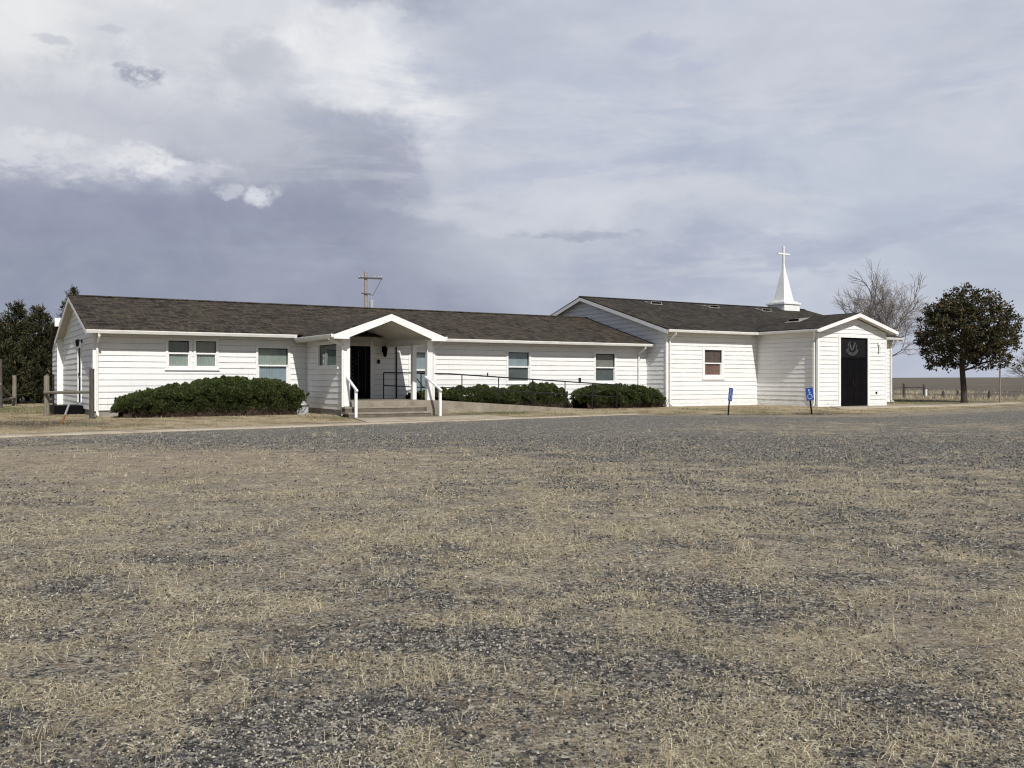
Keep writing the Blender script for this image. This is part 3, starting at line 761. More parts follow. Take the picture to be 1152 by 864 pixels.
# porch door
m_ = MB()
for a, b in ((8.93, 9.05), (10.00, 10.12)): m_.box(a, -0.045, 0.6, b, 0.08, 2.92)
m_.box(9.05, -0.045, 2.80, 10.0, 0.08, 2.92); m_.build('door_frame', 'white', church)
m_ = MB(); m_.box(9.05, 0.01, 0.60, 10.0, 0.06, 2.80)
for z0, z1 in ((0.75, 1.35), (1.5, 2.65)):
    for a, b in ((9.13, 9.48), (9.57, 9.92)):
        m_.box(a, -0.008, z0, b, 0.009, z1)
d_ = m_.build('door', 'black', church)
m_ = MB()                                               # pale ornamental grille on the storm door
for k in range(9):
    cu, cz = 9.2+0.55*random.random(), 0.95+1.5*k/9+0.1*random.random()
    m_.tube([(cu+0.07*math.cos(t), -0.014, cz+0.09*math.sin(t)) for t in np.linspace(0.3, 5.5, 12)], 0.006, 4)
for u in (9.2, 9.5, 9.8): m_.tube([(u, -0.014, 0.8), (u, -0.014, 2.6)], 0.006, 4)
m_.build('door_grille', 'etched', d_)
m_ = MB(); m_.tube([(9.12, 0.0, 1.62), (9.12, -0.07, 1.62)], 0.035); m_.build('door_handle', 'galv', d_)

# porch deck and steps
m_ = MB(); m_.box(PW+0.21, PF-0.12, -0.1, 10.9, -0.03, 0.598); m_.build('porch_deck', 'concrete', church, bevel=0.012)
for k, (zt_, dv) in enumerate(((0.41, 0.34), (0.225, 0.68))):
    m_ = MB(); m_.box(PW-0.12+0.0*k, PF-0.12-dv, -0.1, 10.36, PF-0.122, zt_-0.055-0.001*k, 1)
    m_.box(PW-0.14, PF-0.12-dv-0.02, zt_-0.055, 10.38, PF-0.125, zt_, 0)
    m_.build('step', ['concrete', 'riser'], church, bevel=0.008)
for u0, u1 in ((7.50, 7.56), (10.80, 10.95)):
    m_ = MB()
    sh = 0.0 if u0 < 9 else -0.13
    m_.box(u0+sh-0.045, -4.765, 0.0, u0+sh+0.045, -4.68, 0.985)
    m_.bar((u0+sh, -4.83, 0.96), (u0-0.02 if u0 < 9 else u0+sh-0.18, PF-0.06, 1.46), 0.085, 0.06)
    m_.build('step_handrail', 'white', church, bevel=0.006)

# --- chapel
cf = ((0, CV, 0), (1, 0, 0), (0, -1, 0))
co = [window(*cf, 26.40, 27.52, 1.52, 2.76, 0.49, 'blind_redd', 'blind_red', 0.14, shrink=0.06, label='window with red-brown blinds and wide white trim')]
siding('wall', *cf, 0.22, 3.60, const(UC), const(CU1), co)
for a, b in ((UC+0.02, VU0), (VU1, CU1)):
    m_ = MB(); m_.box(a, CV-0.035, 0.03, b, CV+0.06, 0.219); m_.build('skirt_board', 'white', church)
cg = ((UC, CV, 0), (0, 1, 0), (-1, 0, 0))
czt = CRZ-0.12; ck = CEZ-0.12+CSL*CEO
clo = lambda z: max(0.0, (z-ck)/CSL)
siding('wall', *cg, 0.12, czt-0.02, clo, lambda z: max(clo(z), CD-clo(z)), (), zbreaks=(ck,))
m_ = MB(); m_.quad((CU1, CV, 0), (CU1, CV+CD, 0), (CU1, CV+CD, 3.6), (CU1, CV, 3.6)); m_.add([(CU1, CV, 3.6), (CU1, CV+CD, 3.6), (CU1, CRV, CRZ-0.1)], [(0, 1, 2)])
m_.quad((UC, CV+CD, 0), (CU1, CV+CD, 0), (CU1, CV+CD, 3.6), (UC, CV+CD, 3.6)); m_.build('wall', 'siding', church)
CB = CRZ-CSL*(CD+CV+CEO-CRV)
gable_roof('roof', 'roof_chapel', UC-0.30, CU1+0.35, CV-CEO-0.04, CRV, CV+CD+CEO, CEZ+0.012, CRZ, CB)
m_ = MB(); m_.prism([(UC-0.31, CRV-0.16, CRZ-0.02), (UC-0.31, CRV, CRZ+0.035), (UC-0.31, CRV+0.16, CRZ-0.02)], (CU1-UC+0.67, 0, 0)); m_.build('ridge_cap', 'roof_chapel_side', church)
rake('rake_board', UC-0.30, CV-CEO-0.02, CEZ+0.012, CRV, CRZ, 0.18); rake('rake_board', UC-0.30, CRV, CRZ, CV+CD+CEO, CB, 0.18)
rake('rake_board', CU1+0.32, CV-CEO-0.02, CEZ+0.012, CRV, CRZ, 0.18)
soffit_strip(UC-0.27, UC-0.002, CV-CEO, CEZ-0.13, CRV, CRZ-0.13); soffit_strip(UC-0.27, UC-0.002, CRV, CRZ-0.13, CV+CD+CEO, CB-0.13)
flat_soffit(UC, VU0-0.37, CV-CEO, CV-0.001, 3.525); flat_soffit(VU1+0.4, CU1+0.3, CV-CEO, CV-0.001, 3.525)
gutter((UC-0.30, CV-CEO-0.045, CEZ-0.02), (VU0-0.37, CV-CEO-0.045, CEZ-0.02)); gutter((VU1+0.42, CV-CEO-0.045, CEZ-0.02), (CU1+0.36, CV-CEO-0.045, CEZ-0.02))
for a, b in ((UC-0.28, VU0-0.37), (VU1+0.42, CU1+0.3)):
    m_ = MB(); m_.box(a, CV-CEO-0.044, 3.515, b, CV-CEO, 3.63); m_.build('fascia', 'white', church)
corner_board(UC+0.018, CV+0.018, 0.1, 3.51)
downspout(UC+0.15, CV-CEO-0.09, CV-0.075, CEZ-0.12, 0.12); downspout(CU1-0.12, CV-CEO-0.09, CV-0.075, CEZ-0.12, 0.12)
corner_board(CU1-0.02, CV+0.018, 0.1, 3.51)

# --- vestibule
VS = (VRZ-CEZ)/(VRU-(VU0-0.37))
vsd = ((VU0, CV, 0), (0, -1, 0), (-1, 0, 0))
siding('wall', *vsd, 0.18, 3.60, const(0.0), const(CV-VF), ())
m_ = MB(); m_.quad((VU1, VF, 0.1), (VU1, CV, 0.1), (VU1, CV, 3.6), (VU1, VF, 3.6)); m_.build('wall', 'siding', church)
vf = ((0, VF, 0), (1, 0, 0), (0, -1, 0))
vk = CEZ-0.14+VS*0.37
vlo = lambda z: VU0+max(0.0, (z-vk)/VS); vhi = lambda z: max(vlo(z), VU1-max(0.0, (z-vk)/VS))
siding('wall', *vf, 0.18, VRZ-0.16, vlo, vhi, [(31.46, 33.42, 0.10, 3.33)], zbreaks=(vk, 0.18))
for q in ((VU0-0.03, VF+0.053, 0.02, VU0+0.05, CV, 0.178), (VU0, VF-0.03, 0.0, 31.33, VF+0.05, 0.178), (33.55, VF-0.03, 0.0, VU1, VF+0.05, 0.178)):
    m_ = MB(); m_.box(*q); m_.build('skirt_board', 'white', church)
corner_board(VU0+0.018, VF+0.018, 0.06, 3.5); corner_board(VU1-0.018, VF+0.018, 0.06, 3.5)
VFF = VF-0.38
vu0, vu1 = VU0-0.37, VU1+0.40
ez1 = VRZ-VS*(vu1-VRU)
def cmeet(z): return (z-CEZ)/CSL+CV-CEO
m_ = MB()
m_.prism([(vu0, VFF, CEZ), (VRU, VFF, VRZ), (VRU, cmeet(VRZ)+0.3, VRZ), (vu0, cmeet(CEZ)+0.25, CEZ)], (0, 0, 0.05))
m_.prism([(vu1, VFF, ez1), (vu1, cmeet(ez1)+0.25, ez1), (VRU, cmeet(VRZ)+0.3, VRZ), (VRU, VFF, VRZ)], (0, 0, 0.05))
m_.build('roof', 'roof_chapel_side', church)
m_ = MB(); fw = 0.17
m_.prism([(VRU, VFF-0.03, VRZ+0.01), (VRU, VFF-0.03, VRZ-fw), (vu0, VFF-0.03, CEZ-fw+0.02), (vu0, VFF-0.03, CEZ+0.01)], (0, 0.035, 0))
m_.prism([(VRU, VFF-0.03, VRZ+0.01), (vu1, VFF-0.03, ez1+0.01), (vu1, VFF-0.03, ez1-fw+0.02), (VRU, VFF-0.03, VRZ-fw)], (0, 0.035, 0))
m_.build('fascia', 'white', church)
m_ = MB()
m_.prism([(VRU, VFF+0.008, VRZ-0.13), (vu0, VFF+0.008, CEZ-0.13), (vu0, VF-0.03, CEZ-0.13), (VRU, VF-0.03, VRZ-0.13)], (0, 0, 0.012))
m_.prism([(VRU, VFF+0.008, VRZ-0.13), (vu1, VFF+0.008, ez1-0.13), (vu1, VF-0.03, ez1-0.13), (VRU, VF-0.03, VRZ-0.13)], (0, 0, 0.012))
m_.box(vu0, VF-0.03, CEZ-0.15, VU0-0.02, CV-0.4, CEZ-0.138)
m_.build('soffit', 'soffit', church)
gutter((vu0-0.005, VFF, CEZ-0.02), (vu0-0.005, CV-CEO-0.05, CEZ-0.02), 0.10, 0.11, (-1, 0, 0)); gutter((vu1+0.005, VFF, ez1-0.0), (vu1+0.005, CV-CEO-0.05, ez1-0.0), 0.10, 0.11, (1, 0, 0))
m_ = MB(); m_.box(vu0-0.003, VFF+0.01, CEZ-0.14, vu0+0.02, CV-0.42, CEZ+0.0); m_.build('fascia', 'white', church)
m_ = MB(); m_.tube([(vu0-0.05, VFF+0.2, CEZ-0.12), (vu0-0.05, VFF+0.22, CEZ-0.2), (VU0-0.08, VF+0.16, CEZ-0.5), (VU0-0.08, VF+0.16, 0.22), (VU0-0.2, VF+0.1, 0.12)], 0.046, 4); m_.build('downspout', 'gutter', church)

# double door with transom and emblem
du0, du1 = 31.46, 33.42; dm = (du0+du1)/2
m_ = MB()
for a, b in ((du0-0.13, du0), (du1, du1+0.13)): m_.box(a, VF-0.05, 0.06, b, VF+0.08, 3.46)
m_.box(du0, VF-0.05, 3.33, du1, VF+0.08, 3.46); m_.build('door_frame', 'white', church)
m_ = MB(); m_.box(du0, VF+0.0, 0.04, du1, VF+0.1, 0.10); m_.build('door_sill', 'galv', church)
m_ = MB(); TZ = 2.36
for a, b, c, d in ((du0, du1, 3.27, 3.33), (du0, du1, TZ-0.05, TZ+0.06), (du0, du0+0.06, 0.1, 3.27), (du1-0.06, du1, 0.1, 3.27)):
    m_.box(a, VF-0.0, c, b, VF+0.07, d)
m_.build('transom_frame', 'black', church)
m_ = MB(); m_.box(du0+0.06, VF+0.03, TZ+0.06, du1-0.06, VF+0.05, 3.27); tr = m_.build('transom', 'darkglass', church)
m_ = MB(); ez = 2.86; yv = VF+0.022                     # pale etched emblem: flame-like leaves in a ring over a lettered ribbon
def ribbon2(mb, pts, ws):
    for (a, b, w0, w1) in zip(pts[:-1], pts[1:], ws[:-1], ws[1:]):
        d = Vector((b[0]-a[0], 0, b[1]-a[1])).normalized(); n = Vector((-d.z, 0, d.x))
        A = Vector((a[0], yv, a[1])); B = Vector((b[0], yv, b[1]))
        mb.prism([A-n*w0/2, B-n*w1/2, B+n*w1/2, A+n*w0/2], (0, 0.006, 0))
cxm = dm-0.08
ts = np.linspace(0, 1, 9)
ribbon2(m_, [(cxm-0.02-0.13*math.sin(t*1.7), ez-0.13+0.33*t) for t in ts], [0.02+0.07*math.sin(math.pi*t) for t in ts])
ribbon2(m_, [(cxm+0.0+0.17*math.sin(t*1.5), ez-0.13+0.36*t) for t in ts], [0.02+0.06*math.sin(math.pi*t) for t in ts])
for a0, a1 in ((2.0, 3.7), (1.1, -0.55)):
    ribbon2(m_, [(cxm+0.30*math.cos(a0+(a1-a0)*t), ez+0.04+0.27*math.sin(a0+(a1-a0)*t)) for t in ts], [0.028]*9)
tb = np.linspace(math.pi*1.12, math.pi*1.88, 13)
ribbon2(m_, [(cxm+0.46*math.cos(t), ez+0.07+0.42*math.sin(t)) for t in tb], [0.03]*13)
ribbon2(m_, [(cxm+0.38*math.cos(t), ez+0.07+0.32*math.sin(t)) for t in tb], [0.02]*13)
for t in np.linspace(math.pi*1.16, math.pi*1.84, 15):
    c0, s0 = math.cos(t), math.sin(t)
    ribbon2(m_, [(cxm+0.40*c0, ez+0.07+0.345*s0), (cxm+0.44*c0, ez+0.07+0.395*s0)], [0.022, 0.022])
m_.build('emblem', 'etched', tr)
for a, b, hs in ((du0+0.06, dm-0.004, dm-0.09), (dm+0.004, du1-0.06, dm+0.09)):
    m_ = MB(); m_.box(a, VF+0.02, 0.1, b, VF+0.06, TZ-0.05)
    mid = (a+b)/2
    for z0, z1 in ((0.28, 0.95), (1.1, 1.75), (1.85, 2.2)):
        for c, d in ((a+0.1, mid-0.04), (mid+0.04, b-0.1)):
            m_.box(c, VF+0.008, z0, d, VF+0.019, z1)
    d_ = m_.build('door', 'black', church, bevel=0.006)
    m_ = MB(); m_.tube([(hs, VF+0.02, 1.0), (hs, VF-0.05, 1.03), (hs, VF-0.05, 1.3), (hs, VF+0.02, 1.33)], 0.014, 6); m_.build('door_handle', 'blackmetal', d_)
m_ = MB(); m_.box(34.16, VF-0.10, 3.02, 34.30, VF-0.03, 3.12); m_.tube([(34.23, VF-0.08, 3.05), (34.23, VF-0.16, 2.93), (34.23, VF-0.15, 2.76)], [0.05, 0.045, 0.06], 8); m_.build('wall_light', 'white', church)
m_ = MB(); m_.box(34.02, VF-0.045, 0.66, 34.12, VF-0.02, 0.76); m_.build('outlet_cover', 'black', church)

# roof vents
for u, v in ((28.0, 4.15), (32.1, 4.05), (36.05, 3.9)):
    z = CRZ-CSL*(CRV-v)
    m_ = MB()
    m_.prism([(u-0.36, v-0.22, z-0.065+0.16), (u-0.36, v+0.30, z+0.10), (u-0.36, v+0.30, z+0.02), (u-0.36, v-0.22, z-0.06)][::-1], (0.72, 0, 0), 0)
    m_.box(u-0.31, v-0.226, z-0.02, u+0.31, v-0.222, z+0.075, 1)
    m_.prism([(u-0.39, v-0.30, z-0.066), (u-0.39, v+0.36, z+0.128), (u-0.39, v+0.36, z+0.138), (u-0.39, v-0.30, z-0.052)][::-1], (0.78, 0, 0), 0)
    m_.build('roof_vent', ['vent', 'black'], church)

u, v = 31.5, -2.5; z = VRZ+0.05-VS*(VRU-u)           # vent on the vestibule slope
m_ = MB()
m_.prism([(u-0.22, v-0.36, z-0.065+0.15), (u+0.30, v-0.36, z+0.11), (u+0.30, v-0.36, z+0.03), (u-0.22, v-0.36, z-0.06)], (0, 0.72, 0), 0)
m_.box(u-0.226, v-0.31, z-0.02, u-0.222, v+0.31, z+0.07, 1)
m_.prism([(u-0.36, v-0.45, z-0.10), (u+0.42, v-0.45, z+0.13), (u+0.42, v-0.45, z+0.145), (u-0.36, v-0.45, z-0.085)], (0, 0.9, 0), 0)
m_.build('roof_vent', ['vent', 'black'], church)
# steeple
su, sv = 38.90, 5.0
m_ = MB(); h = 0.66
m_.box(su-h, sv-h, 5.15, su+h, sv+h, 5.86); st = m_.build('steeple', 'white', church)
m_ = MB(); m_.box(su-h-0.07, sv-h-0.07, 5.86, su+h+0.07, sv+h+0.07, 5.95); m_.box(su-h+0.06, sv-h+0.06, 5.95, su+h-0.06, sv+h-0.06, 6.03); m_.build('steeple_cap', 'white', st)
m_ = MB()
def sq(r, z): return [(su-r, sv-r, z), (su+r, sv-r, z), (su+r, sv+r, z), (su-r, sv+r, z)]
lv = [sq(0.47, 6.03), sq(0.42, 6.10), sq(0.085, 8.0), sq(0.06, 8.3)]
for a_, b_ in zip(lv[:-1], lv[1:]):
    for i in range(4): m_.quad(a_[i], a_[(i+1) % 4], b_[(i+1) % 4], b_[i])
m_.build('spire', 'white', st)
m_ = MB(); m_.box(su-0.05, sv-0.05, 8.25, su+0.05, sv+0.05, 9.42); m_.box(su-0.50, sv-0.045, 8.90, su-0.051, sv+0.045, 8.99); m_.box(su+0.051, sv-0.045, 8.90, su+0.50, sv+0.045, 8.99)
m_.build('cross', 'white', st, bevel=0.008)

# ================================================================== RAMP
ramp = thing('concrete_ramp', 'low concrete wheelchair ramp with black pipe railing running along the wall from the porch', 'ramp', (OX, OY, 0), ANG)
r0, r1, rz0, rz1 = 10.92, 19.2, 0.575, 0.07
m_ = MB(); m_.prism([(r0, -2.65, -0.1), (r1, -2.65, -0.1), (r1, -2.65, rz1), (r0+0.9, -2.65, rz0-0.02), (r0, -2.65, rz0)], (0, 1.25, 0)); m_.build('ramp_slab', 'concrete', ramp)
def rampz(u): return rz0+(rz1-rz0)*max(0, (u-r0-0.5))/(r1-r0-0.5)
def railing(pts, top, mid, v, name='railing', posts=()):
    mb = MB()
    mb.tube([(u, v, z) for u, z in top], 0.026, 6)
    if mid: mb.tube([(u, v, z) for u, z in mid], 0.020, 6)
    for u, zb, zt_ in posts: mb.tube([(u, v, zb), (u, v, zt_)], 0.024, 6)
    return mb.build(name, 'blackmetal', ramp)
tz = lambda u: 1.57-(u-12.2)*(0.45/8.1) if u > 12.2 else 1.58
railing(None, [(11.0, 1.58), (12.2, 1.57), (20.3, 1.12)], [(11.0, 1.05), (12.2, 1.04), (20.3, 0.60)], -2.5, 'railing',
        [(u, 0.05, tz(u)) for u in (11.0, 12.75, 14.4, 16.0, 17.6, 19.0, 20.3)])
m_ = MB(); m_.tube([(18.35, -2.5, 1.2), (18.35, -2.5, 1.42)], [0.05, 0.06], 8); m_.build('rail_knob', 'blackmetal', ramp); m_ = MB(); m_.tube([(14.0-0.1, -2.5, 1.45), (13.9, -2.5, 1.62)], 0.03, 6); m_.build('rail_knob', 'blackmetal', ramp)
railing(None, [(10.22, 1.62), (11.45, 1.61), (12.4, 1.56)], [(10.22, 1.12), (11.45, 1.06), (12.4, 1.02)], -0.8, 'railing', [(10.22, 0.6, 1.62), (11.42, 0.6, 1.61), (12.4, 0.5, 1.56)])
m_ = MB(); m_.tube([(11.45, -0.8, 1.60), (11.95, -0.8, 1.02)], 0.022, 6); m_.build('rail_brace', 'blackmetal', ramp)

# ================================================================== SHRUBS
def spray_mesh(name, pts, nrm, mat, parent, L=(0.08, 0.16), W=0.03, upb=0.5, per=3):
    """pts, nrm (N,3): leafy sprays, each three narrow leaf blades"""
    N = len(pts)
    d = nrm + rng.normal(0, 0.45, (N, 3)); d[:, 2] += upb; d /= np.linalg.norm(d, axis=1)[:, None]
    V = []; Fc = []
    base = 0
    for k in range(per):
        dd = d + rng.normal(0, 0.38, (N, 3)); dd /= np.linalg.norm(dd, axis=1)[:, None]
        s = np.cross(dd, rng.normal(0, 1, (N, 3))); s /= np.linalg.norm(s, axis=1)[:, None]
        l = rng.uniform(L[0], L[1], (N, 1)); w = W*rng.uniform(0.6, 1.3, (N, 1))
        p0 = pts; p1 = pts+dd*l*0.5+s*w; p2 = pts+dd*l; p3 = pts+dd*l*0.5-s*w
        V.append(np.stack([p0, p1, p2, p3], 1).reshape(-1, 3))
        Fc.append(np.arange(N*4).reshape(N, 4)+base); base += N*4
    return np_mesh(name, np.concatenate(V), np.concatenate(Fc), mat, parent)

def hedge(label, prof, vc, half, n, base_z=0.08, group=None, seed=0):
    """prof: list of (u, top z); vc centre line, half depth; body is a clumpy mound"""
    us = np.array([p[0] for p in prof]); zs = np.array([p[1] for p in prof])
    root = thing('hedge', label, 'hedge', (OX, OY, 0), ANG, group)
    # clumps
    nc = int((us[-1]-us[0])*34)
    cu = rng.uniform(us[0]+0.05, us[-1]-0.05, nc); ca = np.arccos(rng.uniform(-1, 1, nc)); cr = rng.uniform(0.10, 0.24, nc); cb = rng.uniform(-0.02, 0.20, nc)
    N = int(n*3.6)
    pu = rng.uniform(us[0], us[-1], N); pa = np.where(rng.random(N) < 0.75, np.arccos(rng.uniform(-0.2, 1, N)), rng.uniform(0, math.pi, N))
    top = np.interp(pu, us, zs); hh = np.minimum(half, 0.25+0.75*(top-base_z))
    # clump relief: the nearest clump centre pushes the surface out
    rel = np.full(N, -0.13); 
    for j in range(nc):
        d2 = ((pu-cu[j])**2+((pa-ca[j])*0.8)**2)/cr[j]**2
        rel = np.maximum(rel, np.where(d2 < 1, cb[j]*(1-d2)+0.02, -0.13))
    rad = 1.0+rel/np.maximum(0.4, hh)*1.0 - np.abs(rng.normal(0, 0.055, N))
    endf = np.clip(np.minimum(pu-us[0], us[-1]-pu)/0.35, 0.25, 1)**0.5
    P = np.stack([pu, vc-np.cos(pa)*hh*rad*endf, base_z+0.16+np.sin(pa)**0.72*(top-base_z-0.26)*rad], 1)
    low = (np.sin(pa) < 0.25) & (rng.random(N) < 0.35)
    P[low, 2] -= rng.uniform(0, 0.12, low.sum())
    dirs = np.stack([rng.normal(0, 0.35, N), -np.cos(pa), np.sin(pa)], 1)
    keep = np.ones(N, bool)
    P = P[keep]; dirs = dirs[keep]
    foot = base_z+0.10+0.20*vnoise(pu*2.3, pu*0, 6)*(np.sin(pa) < 0.7)
    kp = P[:, 2] > foot; P = P[kp]; dirs = dirs[kp]
    ns = int((us[-1]-us[0])*26)                          # upright sprigs breaking the outline
    su_ = rng.uniform(us[0]+0.1, us[-1]-0.1, ns); sa_ = rng.uniform(0.6, 2.2, ns); st_ = np.interp(su_, us, zs)
    sh_ = np.minimum(half, 0.25+0.75*(st_-base_z))
    sb = np.stack([su_, vc-np.cos(sa_)*sh_, base_z+0.12+np.sin(sa_)**0.72*(st_-base_z-0.2)], 1)
    lean = np.stack([rng.normal(0, 0.3, ns), -0.5*np.cos(sa_)+rng.normal(0, 0.2, ns), np.ones(ns)], 1)
    f_ = rng.random((ns, 22, 1)); L_ = rng.uniform(0.05, 0.16, (ns, 1, 1))
    Q = (sb[:, None]+lean[:, None]*f_*L_+rng.normal(0, 0.022, (ns, 22, 3))*(1.2-f_)).reshape(-1, 3)
    P = np.concatenate([P, Q]); dirs = np.concatenate([dirs, np.repeat(lean, 22, 0)])
    spray_mesh('foliage', P, dirs, 'juniper', root, (0.04, 0.095), 0.018, 0.45)
    # dark inner wood
    m_ = MB(); nu = 26
    uu = np.linspace(us[0]+0.25, us[-1]-0.25, nu)
    rows = []
    for u in uu:
        t = np.interp(u, us, zs)-0.16; h_ = min(half, 0.25+0.75*(t-base_z))*0.80
        rows.append([(u, vc-math.cos(a)*h_, base_z-0.05+max(0.05, (t-base_z)*0.86)*math.sin(a)**0.7*(0.9+0.2*random.random())) for a in np.linspace(0, math.pi, 9)])
    vs = [p for r in rows for p in r]
    fs = [(i*9+j, i*9+j+1, (i+1)*9+j+1, (i+1)*9+j) for i in range(nu-1) for j in range(8)]
    m_.add(vs, fs)
    for i in range(int((us[-1]-us[0])*70)):             # bare stems near the foot
        u = random.uniform(us[0]+0.4, us[-1]-0.15); t = np.interp(u, us, zs); h_ = min(half, 0.25+0.75*(t-base_z))
        p = Vector((u, vc-h_*random.uniform(0.5, 0.85), base_z-0.02)); q = p+Vector((random.uniform(-0.25, 0.25), random.uniform(-0.3, 0.1), random.uniform(0.15, 0.42)))
        m_.bar(p, q, 0.012, 0.012)
    m_.build('stems', 'twig', root)
    return root

hedge('broad clipped juniper hedge under the paired windows, left of the porch',
      [(0.42, 0.45), (0.62, 0.72), (1.0, 0.86), (1.54, 0.97), (2.17, 1.11), (2.83, 1.20), (3.9, 1.36), (5.24, 1.35), (6.04, 1.25), (6.6, 1.07), (6.88, 0.78)], -1.15, 0.95, 21000)
hedge('lower juniper hedge behind the ramp railing, starting at the porch',
      [(11.2, 0.72), (11.9, 0.84), (12.65, 0.92), (13.6, 0.97), (14.6, 0.99), (15.7, 0.92), (16.56, 0.95), (17.23, 1.08), (18.0, 1.05), (18.5, 0.9), (18.8, 0.72)], -0.82, 0.55, 13000)
hedge('rounded juniper hedge at the foot of the ramp, against the church corner',
      [(18.95, 0.72), (19.3, 0.92), (20.2, 1.05), (21.2, 1.09), (22.4, 1.05), (23.2, 0.88), (23.6, 0.6), (23.75, 0.38)], -1.35, 1.05, 14000)

# small utility hood beside the left hedge
ub = thing('utility_box', 'small grey utility cabinet with a rounded white hood beside the left hedge', 'utility box', at3(6.62, -1.72), ANG)
m_ = MB(); m_.box(-0.21, -0.18, -0.05, 0.21, 0.18, 0.30); m_.build('cabinet', 'galv', ub, bevel=0.015)
m_ = MB(); m_.box(-0.23, -0.20, 0.301, 0.23, 0.20, 0.325); m_.build('cabinet_rim', 'black', ub)
m_ = MB(); m_.lathe([(0.22, 0.326), (0.22, 0.355), (0.18, 0.42), (0.11, 0.48), (0.0, 0.50)], (0, 0, 0), 14); m_.build('hood', 'galv', ub, smooth=True)

# gas meter by the far corner
gm = thing('gas_meter', 'small grey gas meter with rusty pipe at the wall right of the vestibule', 'gas meter', at3(38.9, -1.75), ANG)
m_ = MB(); m_.tube([(-0.12, 0, -0.1), (-0.12, 0, 0.62), (0.12, 0, 0.62), (0.12, 0, 0.45)], 0.02, 6); m_.build('pipe', 'rust', gm)
m_ = MB(); m_.box(-0.02, -0.11, 0.16, 0.26, 0.11, 0.48); m_.build('meter', 'galv', gm, bevel=0.03)

# ================================================================== PARKING SIGNS
def make_sign():
    r = thing('parking_sign', '', 'sign')
    m_ = MB(); m_.box(-0.025, 0.0, -0.15, 0.025, 0.035, 1.0); m_.build('post', 'black', r)
    m_ = MB(); m_.box(-0.15, -0.012, 0.545, 0.15, -0.001, 1.04); pl = m_.build('sign_plate', 'blue', r, bevel=0.004)
    m_ = MB(); y = -0.014
    def stroke(pts, w):
        for a, b in zip(pts[:-1], pts[1:]): m_.bar((a[0], y, a[1]), (b[0], y, b[1]), 0.004, w, 0, (0, 0, 1)) if abs(b[0]-a[0]) > abs(b[1]-a[1]) else m_.bar((a[0], y, a[1]), (b[0], y, b[1]), 0.004, w, 0, (1, 0, 0))
    hd = [(-0.02+0.032*math.cos(t), y-0.002, 0.955+0.032*math.sin(t)) for t in np.linspace(0, 2*math.pi, 13)[:-1]]
    m_.prism(hd, (0, 0.004, 0))
    stroke([(-0.02, 0.92), (-0.012, 0.78), (0.065, 0.775), (0.09, 0.66), (0.12, 0.665)], 0.026)
    stroke([(-0.016, 0.86), (0.05, 0.855)], 0.02)
    stroke([(-0.005+0.095*math.cos(t), 0.70+0.095*math.sin(t)) for t in np.linspace(2.1, 6.0, 14)], 0.020)
    m_.build('wheelchair_symbol', 'signwhite', pl)
    return r
sg = make_sign(); s2 = copy_tree(sg)
sg.location = (8.15, 34.6, gz(8.15, 34.6)); sg.rotation_euler = (R(2), R(7), R(48)); sg['label'] = 'blue wheelchair parking sign turned aside on a thin post, in front of the red-blind window'
s2.location = (11.62, 35.6, gz(11.62, 35.6)); s2.rotation_euler = (R(2), R(-8), R(8)); s2['label'] = 'blue wheelchair parking sign facing the lot, on a leaning post by the vestibule corner'
for o in (sg, s2): o['group'] = 'accessible parking signs'

# ================================================================== FENCES, POSTS, POLES
f1 = thing('rail_fence', 'weathered two-post wooden rail barrier standing before the side landing', 'fence', (0, 0, 0))
x0, y0 = -16.05, 31.7; x1, y1 = -13.35, 29.2
m_ = MB(); m_.tube([(x0, y0, -0.2), (x0, y0, 1.47), (x0+0.02, y0, 1.53)], [0.095, 0.09, 0.06], 9); m_.build('post', 'wood', f1)
m_ = MB(); m_.tube([(x1, y1, -0.2), (x1, y1, 0.2), (x1, y1, 1.70)], [0.09, 0.08, 0.075], 9); m_.build('post', 'wooddark', f1)
m_ = MB(); m_.tube([(x0-0.02, y0-0.1, 0.90), (x1-0.05, y1+0.1, 0.95)], [0.055, 0.05], 8); m_.build('rail', 'wood', f1)
m_ = MB(); m_.lathe([(0.16, -0.1), (0.15, 0.03), (0.09, 0.07), (0.0, 0.09)], (x1, y1, 0.02), 9); m_.build('footing', 'foundation', f1)
f2 = thing('fence_brace', 'grey wooden corner fence brace with diagonal strut near the cedar trees', 'fence', (0, 0, 0))
def P3(px, Y, z): return ((px-CX)/FOC*Y, Y, z)
m_ = MB(); m_.tube([P3(16, 44, -0.1), P3(16.3, 44, 1.55)], [0.10, 0.09], 9); m_.build('post', 'wood', f2)
m_ = MB(); m_.tube([P3(0.5, 40.5, -0.1), P3(0, 40.5, 2.25)], [0.09, 0.085], 9); m_.build('post', 'wooddark', f2)
m_ = MB(); m_.tube([P3(-3, 40.5, 0.40), P3(16, 43.9, 0.48)], 0.07, 8); m_.build('rail', 'wood', f2)
m_ = MB(); m_.tube([P3(0, 40.4, 1.15), P3(13, 43.6, 0.55)], 0.055, 8); m_.build('strut', 'wood', f2)
m_ = MB(); m_.tube([P3(0.5, 40.5, -0.1), P3(-30, 42, -0.1+1.3)], 0.05, 8); m_.build('strut', 'wood', f2)

sk = thing('leaning_stake', 'short rusty orange stake leaning in bare soil by the walkway', 'stake', (-12.75, 25.9, 0.0))
m_ = MB(); m_.tube([(-0.01, 0, -0.1), (0.16, 0, 0.36)], [0.030, 0.027], 7); m_.build('shaft', 'rust', sk)
m_ = MB(); m_.tube([(0.16, 0, 0.36), (0.27, 0, 0.66)], [0.030, 0.026], 7); m_.build('tip', 'galv', sk)

